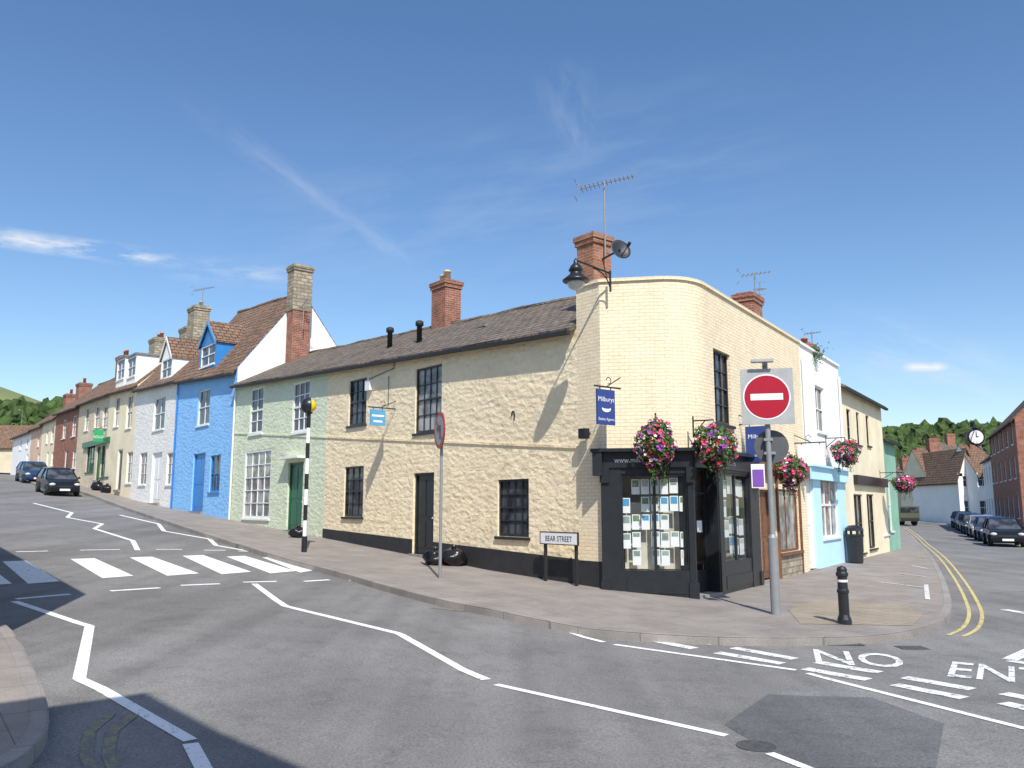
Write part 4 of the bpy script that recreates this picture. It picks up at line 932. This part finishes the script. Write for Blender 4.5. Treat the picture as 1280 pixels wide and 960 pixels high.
m=MB(); m.face(q3(cc,ax,X,[(.03,-.2),(.14,-.2),(.14,.11),(.03,.11)],.017)); m.face(q3(cc,ax,X,[(-.08,.0),(.03,.0),(.03,.11),(-.08,.11)],.017)); m.face(q3(cc,ax,X,[(-.22,.055),(-.08,-.07),(-.08,.18)],.017)); m.build('arrow',M['black'],s)
m=MB(); m.face(q3(cc,ax,X,[(-.25,.21),(-.21,.25),(.25,-.21),(.21,-.25)],.020)); m.build('slash',M['red'],s)
p=G(970,768,.12); z=ZG(p); zc=ztop(p,497,964); zt=ztop(p,452,962); zth=ztop(p,672,969)
r=thing('no_entry_sign','red no entry disc on a square grey board atop a stout grey pole','sign',(p.x,p.y,z))
m=MB(); m.lathe((p.x,p.y,0),[(.085,z-.1),(.085,zth),(.05,zth+.06),(.05,zt)],16); m.build('pole',M['grey'],r,False)
ax=Vector((-.22,-.975,0)).normalized(); X=Vector((0,0,1)).cross(ax); fn=Fr(p,X.xy,ax.xy); W_=.47; zb0=ztop(p,531,965); zb1=ztop(p,462,965)
m=MB(); m.fbox(fn,-W_+.01,W_+.01,zb0,zb1,.08,.11); bd=m.build('board',M['greyl'],r)
cc=Vector((p.x,p.y,zc))+ax*.112+X*.0
m=MB(); m.lathe(cc,[(0,0),(.425,0),(.425,.003),(0,.003)],40,ax); m.build('disc_rim',M['signw'],bd)
m=MB(); m.lathe(cc,[(0,.004),(.40,.004),(.40,.007),(0,.007)],40,ax); m.build('disc',M['red'],bd)
m=MB(); m.face(q3(cc,ax,X,[(-.29,-.06),(.29,-.06),(.29,.06),(-.29,.06)],.011)); m.build('bar',M['signw'],bd)
m=MB(); zl=ztop(p,454,960); m.fbox(fn,-.26,.14,zl-.01,zl+.04,.1,.26); m.fbox(fn,-.04,.04,zl-.05,zl+.02,-.02,.12); m.build('sign_light',M['greyl'],r)
zc2=ztop(p,558,968); m=MB(); m.lathe(Vector((p.x,p.y,zc2))+X*.06+ax*-.0,[(0,-.10),(.31,-.10),(.31,-.075),(0,-.075)],32,ax); m.build('rear_disc',M['greyd'],r)
m=MB(); m.fbox(fn,-.08,.12,zc2-.15,zc2-.1,-.09,.03); m.fbox(fn,-.08,.08,zc2+.1,zc2+.15,-.09,.055); m.build('clamp',M['grey'],r)
zz=ztop(p,595,952); m=MB(); m.fbox(fn,-.33,-.09,zz-.22,zz+.22,.03,.055); sp=m.build('small_plate',M['signw'],r); m=MB(); m.fbox(fn,-.31,-.11,zz-.2,zz+.12,.056,.06); m.build('panel',M['purple'],sp)
p=G(1056,780,.12); z=ZG(p); s=(ztop(p,707,1056)-z)
r=thing('bollard','black cast iron bollard with white ring on the corner pavement','bollard',(p.x,p.y,z))
m=MB(); m.lathe((p.x,p.y,z),[(.115,0),(.115,.08*s),(.10,.12*s),(.085,.16*s),(.085,.52*s),(.098,.54*s),(.098,.58*s),(.083,.6*s),(.078,.8*s),(.10,.83*s),(.10,.87*s),(.08,.9*s),(.085,.94*s),(.06,.98*s),(0,s)],20); m.build('post',M['black'],r,False)
m=MB(); m.lathe((p.x,p.y,z),[(.086,.72*s),(.087,.72*s),(.086,.76*s),(.085,.76*s)],20); m.build('ring',M['signw'],r)
p=G(1070,704,.12); z=ZG(p); s=ztop(p,657,1070)-z
r=thing('litter_bin','black round litter bin with domed hood outside the pale blue shop','bin',(p.x,p.y,z))
m=MB(); m.lathe((p.x,p.y,z),[(.22,0),(.24,.05),(.28,.7*s),(.30,.72*s),(.30,.76*s),(.26,.77*s)],20); m.build('body',M['black'],r)
m=MB(); m.lathe((p.x,p.y,z),[(.30,.86*s),(.29,.93*s),(.18,s),(0,s*1.02)],20); 
for k in range(4): a=k*1.57; m.tube((p.x+.27*math.cos(a),p.y+.27*math.sin(a),z+.75*s),(p.x+.27*math.cos(a),p.y+.27*math.sin(a),z+.88*s),.04)
m.build('hood',M['black'],r)
def bag(px,py,rad,label):
    p=G(px,py,.12); z=ZG(p); m=MB(); m.ball((p.x,p.y,z+rad*.62),rad,(1.05,.9,.72),.35,3,px); m.tube((p.x,p.y,z+rad*1.15),(p.x+.03,p.y,z+rad*1.6),rad*.12,rad*.28,8)
    tag(m.build('rubbish_bag',M['bag'],None,True),label,'rubbish bag','rubbish bags on the pavement')
bag(566,707,.33,'black rubbish bag right of the slim sign pole'); bag(543,706,.28,'black rubbish bag by the black cottage door, left of the slim pole'); bag(372,672,.26,'black rubbish bag beside the crossing beacon'); bag(122,613,.4,'black rubbish bag far up the left pavement'); bag(133,616,.35,'right hand black rubbish bag of the far pair')
def grate(label,x,y,w,l):
    p=G(x,y); z=h(p.x,p.y); f=Fr(p,(1,.05),(-.05,1)); m=MB(); m.fbox(f,-l/2,l/2,z+.001,z+.008,-w/2,-w/2+.04); m.fbox(f,-l/2,l/2,z+.001,z+.008,w/2-.04,w/2); m.fbox(f,-l/2,-l/2+.04,z+.001,z+.0085,-w/2,w/2); m.fbox(f,l/2-.04,l/2,z+.001,z+.0085,-w/2,w/2)
    n=int(l/.07)
    for i in range(n): t=-l/2+.06+i*(l-.1)/n; m.fbox(f,t,t+.025,z+.001,z+.0075,-w/2+.04,w/2-.04)
    r=thing('drain_grate',label,'drain',(p.x,p.y,z),'road drains'); m.build('grille',M['greyd'],r); m=MB(); m.fbox(f,-l/2+.02,l/2-.02,z+.0,z+.004,-w/2+.02,w/2-.02); m.build('pit',M['rubber'],r)
grate('dark iron drain grate at the kerb just left of the other drain',1043,804,.45,.75); grate('smaller iron drain grate tucked against the kerb curve',1087,799,.35,.5)
p=G(945,933); m=MB(); m.lathe((p.x,p.y,h(p.x,p.y)+.003),[(0,0),(.17,0),(.17,.006),(.145,.004),(0,.004)],24); tag(m.build('manhole_cover',M['iron']),'round iron cover in the dark tarmac patch','manhole')
p=G(1140,810); m=MB(); m.box((p.x,p.y,h(p.x,p.y)+.004),(.4,.3,.008)); tag(m.build('access_cover',M['iron']),'small rectangular iron cover in the road beside the white lettering','cover')
p=G(22,584,.12); z=ZG(p); r=thing('lamp_post','slim grey lamp post at the top of the left street','street lamp',(p.x,p.y,z)); zt=ztop(p,513,22); m=MB(); m.tube((p.x,p.y,z),(p.x,p.y,zt),.09,.05); m.tube((p.x,p.y,zt),(p.x-.7,p.y-.3,zt+.15),.04); m.build('pole',M['grey'],r); m=MB(); m.box((p.x-.8,p.y-.35,zt+.12),(.6,.25,.14)); m.build('lamp_head',M['greyl'],r)
# ---------------- cars ----------------
def car(mat,label,group,van=False):
    r=thing('parked_car',label,'car',(0,0,0),group); P=[(-2.08,.30),(-2.14,.55),(-2.08,.86),(-1.9,.93),(1.0,.92),(1.75,.80),(2.05,.66),(2.12,.48),(2.06,.28),(1.75,.20),(-1.8,.2)]
    wz=lambda x,z:(.86 if .35<z<.75 else .82)-(.10 if abs(x)>1.9 else 0)
    m=MB(); vs=[(x,s*wz(x,z),z) for s in(-1,1) for x,z in P]; n=len(P)
    m.raw(vs,[tuple(range(n)),tuple(range(n,2*n))]+[(i,(i+1)%n,n+(i+1)%n,n+i) for i in range(n)])
    o=m.build('body',mat,r); md=o.modifiers.new('b','BEVEL'); md.width=.06; md.segments=3; md.limit_method='ANGLE'
    Q=[(-1.95,.92),(-1.55,1.36),(-1.2,1.44),(-.1,1.46),(.25,1.40),(1.02,.91)]; m=MB(); wy=lambda z:.80-(z-.9)*.36; n=len(Q)
    m.raw([(x,s*wy(z),z) for s in(-1,1) for x,z in Q],[tuple(range(n)),tuple(range(n,2*n))]+[(i,(i+1)%n,n+(i+1)%n,n+i) for i in range(n)]); m.build('windows',M['glass'],r)
    m=MB(); m.hexa([(-1.5,-.64,1.38),(.26,-.64,1.40),(.26,.64,1.40),(-1.5,.64,1.38),(-1.25,-.58,1.47),(-.05,-.58,1.485),(-.05,.58,1.485),(-1.25,.58,1.47)])
    for s in(-1,1):
        for a,b in(((1.04,.81,.91),(.24,.63,1.42)),((-.45,.81,.91),(-.45,.63,1.44)),((-1.95,.80,.92),(-1.5,.62,1.40))): m.tube((a[0],s*a[1],a[2]),(b[0],s*b[1],b[2]),.035,n=6)
    m.build('roof',mat,r)
    for x in(-1.3,1.32):
        for s in(-1,1):
            m=MB(); m.lathe((x,s*.74,.31),[(.18,-.1),(.31,-.1),(.32,-.02),(.32,.08),(.30,.12),(.19,.125)],22,(0,s,0)); w=m.build('wheel',M['rubber'],r); m=MB(); m.lathe((x,s*.74,.31),[(.0,.10),(.05,.13),(.18,.10),(.19,.126),(.19,.08)],12,(0,s,0)); m.build('rim',M['carsil'],w)
    for s in(-1,1):
        m=MB(); m.ball((2.0,s*.62,.66),.13,(.8,1.3,.7),0,2); m.build('headlight',M['lampg'],r,True)
        m=MB(); m.box((-2.08,s*.68,.72),(.08,.2,.2)); m.build('tail_light',M['red'],r)
        m=MB(); m.ball((.75,s*.93,.98),.09,(.7,1.1,.8),0,1); m.build('mirror',mat,r,True)
    m=MB(); m.box((2.10,0,.56),(.06,.8,.1)); m.build('grille',M['blackm'],r); m=MB(); m.box((2.135,0,.38),(.03,.52,.11)); m.build('number_plate',M['signw'],r)
    return r
def place(r,p,hd,side=0):
    r.location=(p.x,p.y,h(p.x,p.y)+.0)
    sl_=(h(p.x+hd.x,p.y+hd.y)-h(p.x-hd.x,p.y-hd.y))/2; r.rotation_euler=Vector((hd.x,hd.y,sl_)).to_track_quat('X','Z').to_euler()
cA=car(M['carblk'],'black car facing the camera, nearer of the two parked up the left street','cars parked on the left street'); place(cA,G(78,620)+d2*1.6,-d2)
cB=car(M['carblue'],'dark blue car parked behind the black one up the left street','cars parked on the left street'); place(cB,G(44,604)+d2*1.2,-d2)
R1=car(M['carblk'],'dark car nearest the right edge of the photo','cars parked on the right street'); place(R1,cl+g2*0.5,-g2)
R2=car(M['carblue'],'dark blue car second in the row parked down the right street','cars parked on the right street'); place(R2,cl+g2*6.5,-g2)
R3=car(M['carsil'],'silver car third in the row parked down the right street','cars parked on the right street'); place(R3,cl+g2*12.5,-g2)
for i,(o,lb) in enumerate(((R1,'fourth car in the right row, dark and small'),(R3,'fifth car in the right row, silver'),(R2,'farthest dark blue car in the right row'))):
    q_=cl+g2*(18.5+i*6); c_=dup(o,(0,0,0),0,lb); place(c_,q_,-g2)
p=G(1134,657); z=h(p.x,p.y); r=thing('lorry','small dark olive flatbed lorry at the bend of the right street','lorry',(p.x,p.y,z))
m=MB(); m.box((p.x-.1,p.y,z+1.05),(1.8,1.6,1.3)); m.build('cab',M['olive'],r); m=MB(); m.face([(p.x-.9,p.y-.82,z+1.15),(p.x+.7,p.y-.82,z+1.15),(p.x+.65,p.y-.82,z+1.6),(p.x-.85,p.y-.82,z+1.6)]); m.build('windscreen',M['glass'],r)
m=MB(); m.box((p.x-.1,p.y-.83,z+.6),(1.6,.06,.2)); m.build('bumper',M['blackm'],r)
m=MB(); m.box((p.x+.6,p.y+3,z+.9),(2.1,4,.2)); m.box((p.x+.6,p.y+3,z+1.3),(2.0,3.8,.6)); m.build('flatbed',M['brown'],r)
for a,b in((-.85,0),(.65,0),(-.3,4),(1.4,4)): m=MB(); m.lathe((p.x+a,p.y+b,z+.42),[(0,-.12),(.42,-.12),(.42,.12),(0,.12)],16,(1,0,0)); m.build('wheel',M['rubber'],r)
# ---------------- hills and woods ----------------
def hill(name,cx,cy,rx,ry,hz,mat):
    m=MB(); n=28; vs=[]
    for j in range(n+1):
        for i in range(n+1):
            u=i/n*2-1; v=j/n*2-1; d=min(1,math.sqrt(u*u+v*v)); z=hz*(.5+.5*math.cos(math.pi*d))-2
            vs.append((cx+u*rx,cy+v*ry,z))
    m.raw(vs,[(j*(n+1)+i,j*(n+1)+i+1,(j+1)*(n+1)+i+1,(j+1)*(n+1)+i) for j in range(n) for i in range(n)]); return struct(m.build(name,mat,None,True))
def hz_at(cx,cy,rx,ry,hz,x,y):
    u=(x-cx)/rx;v=(y-cy)/ry; d=min(1,math.sqrt(u*u+v*v)); return hz*(.5+.5*math.cos(math.pi*d))-2
H1=(-345,470,250,150,80); H2=(285,520,330,150,47)
hill('hill_left',*H1,M['grass']); hill('hill_right',*H2,M['grass'])
def woods(H,n,sel,rr,label,seed):
    m=MB(); k=0
    for i in range(n*8):
        x=H[0]+RN.uniform(-1,1)*H[2]; y=H[1]+RN.uniform(-1,.15)*H[3]
        z=hz_at(*H,x,y)
        if not sel(x,y,z): continue
        s=RN.uniform(*rr)
        m.ball((x,y,z+s*.6),s,(1,1,RN.uniform(.8,1.3)),1.0,2,i); k+=1
        if k>=n: break
    o=m.build('woodland',M['wood'],None,False,uv=False); o['kind']='stuff'; o['label']=label; o['category']='woodland'
woods(H2,1100,lambda x,y,z:x/y>.40 and x/y<.66,(2.6,5.5),'dark green wooded hillside beyond the roofs of the right street',1)
woods(H1,620,lambda x,y,z:x/y<-.5 and x/y>-.75 and z/y<.118,(2.8,5.5),'dark trees on the hillside beyond the top of the left street',2)
for i,(px_,Y,s) in enumerate(((1148,150,3.0),(1172,160,2.8),(1128,170,3.4),(14,130,3.0),(40,150,3.2))):
    X_=(px_-640)/1038*Y; zg=h(X_,Y) if i>2 else 0; lb=['bushy tree behind the low grey house','small tree above the long cream house','larger tree behind the bend of the right street','small tree at the left edge beyond the street end','tree rising behind the far left terrace'][i]
    r=thing('tree',lb,'tree',(X_,Y,zg),'distant trees'); m=MB(); m.tube((X_,Y,zg),(X_,Y,zg+s*1.2),.3,.15); m.tube((X_,Y,zg+s),(X_+1,Y,zg+s*1.7),.15,.05); m.build('trunk',M['brown'],r); m=MB()
    for k in range(1400):
        v=Vector((RN.gauss(0,1),RN.gauss(0,1),RN.gauss(0,1))).normalized()*RN.random()**.4; v*=1+.5*noise.noise(v*2.2+Vector((i,0,0))); c=Vector((X_,Y,zg+s*1.7))+Vector((v.x*s,v.y*s,v.z*s*.8)); u=Vector((RN.gauss(0,1),RN.gauss(0,1),RN.gauss(0,1))).normalized(); w_=u.orthogonal(); w_.normalize(); m.face([c-u*.3,c+w_*.2,c+u*.3,c-w_*.2])
    m.build('crown',M['leaf'],r,uv=False)
# ---------------- light, sky, camera ----------------
sun=bpy.data.lights.new('sun','SUN'); sun.energy=5.0; sun.angle=math.radians(.5); sun.color=(1,.955,.89); so=bpy.data.objects.new('sun',sun); C.objects.link(so)
tr=Vector((q.x*math.cos(SUNEL),q.y*math.cos(SUNEL),-math.sin(SUNEL))); so.rotation_euler=tr.to_track_quat('-Z','Y').to_euler()
w=bpy.data.worlds.new('World'); SC.world=w; w.use_nodes=True; nt=w.node_tree; bg=nt.nodes['Background']
sk=nd(nt,'ShaderNodeTexSky',sky_type='NISHITA',sun_disc=False); sk.sun_elevation=SUNEL; sk.sun_rotation=math.atan2(-q.x,-q.y); sk.altitude=100; sk.air_density=1.0; sk.dust_density=.7; sk.ozone_density=1.5
g=nt.nodes.new('ShaderNodeTexCoord').outputs['Generated']; nrm=nd(nt,'ShaderNodeVectorMath',{0:g},operation='NORMALIZE').outputs[0]
def streak(p1,p2,wd,k,sc=18,stretch=6,lo=.42,hi=.7):
    a=ray(*p1).normalized(); b=ray(*p2).normalized(); n=a.cross(b).normalized(); md=(a+b).normalized(); al=n.cross(md).normalized(); half=(a-b).length/2
    dt=lambda v: nd(nt,'ShaderNodeVectorMath',{0:nrm,1:v},operation='DOT_PRODUCT').outputs['Value']
    dn_=dt(n); da=dt(al); dm=dt(md)
    f1=ramp(nt,mth(nt,'DIVIDE',mth(nt,'ABSOLUTE',dn_),wd),[(0,1.0),(1,0.0)]); f2=ramp(nt,mth(nt,'DIVIDE',mth(nt,'ABSOLUTE',da),half*1.15),[(.45,1.0),(1,0.0)])
    cb=nd(nt,'ShaderNodeCombineXYZ',{0:mth(nt,'MULTIPLY',da,sc),1:mth(nt,'MULTIPLY',dn_,sc*stretch),2:p1[0]*.1}).outputs[0]
    nn=ramp(nt,nz(nt,cb,1.0,4,.62),[(lo,0.0),(hi,1.0)]); s=mth(nt,'MULTIPLY',mth(nt,'MULTIPLY',f1,f2),nn); s=mth(nt,'MULTIPLY',s,mth(nt,'GREATER_THAN',dm,.1)); return mth(nt,'MULTIPLY',s,k)
fs_=[streak((235,130),(560,365),.018,.26,9,4,.35,.75),streak((-80,286),(230,328),.013,.85,16,4,.42,.64),streak((700,80),(735,215),.04,.20,14,2.5,.40,.78),streak((1128,459),(1186,459),.007,1.0,30,1.5,.3,.5),streak((1040,420),(1280,490),.05,.3,10,4),streak((260,320),(1000,180),.12,.16,6,5,.42,.8),streak((200,335),(380,345),.02,.35,14,5)]
tot=fs_[0]
for x in fs_[1:]: tot=mth(nt,'MAXIMUM',tot,x)
hs=nd(nt,'ShaderNodeHueSaturation',{'Color':sk.outputs[0],'Saturation':1.18,'Value':1.22,'Hue':.503}).outputs[0]
colr=mixc(nt,tot,hs,(7.0,7.1,7.3)); nt.links.new(colr,bg.inputs['Color']); bg.inputs['Strength'].default_value=.132
cam=bpy.data.cameras.new('camera'); co=bpy.data.objects.new('camera',cam); C.objects.link(co); co.location=(0,0,EYE); co.rotation_euler=(math.pi/2+TH,0,0); cam.sensor_width=36; cam.lens=36*F/1280; cam.clip_end=3000; cam.clip_start=.05; SC.camera=co
SC.view_settings.view_transform='Standard'; SC.view_settings.look='None'; SC.view_settings.exposure=0
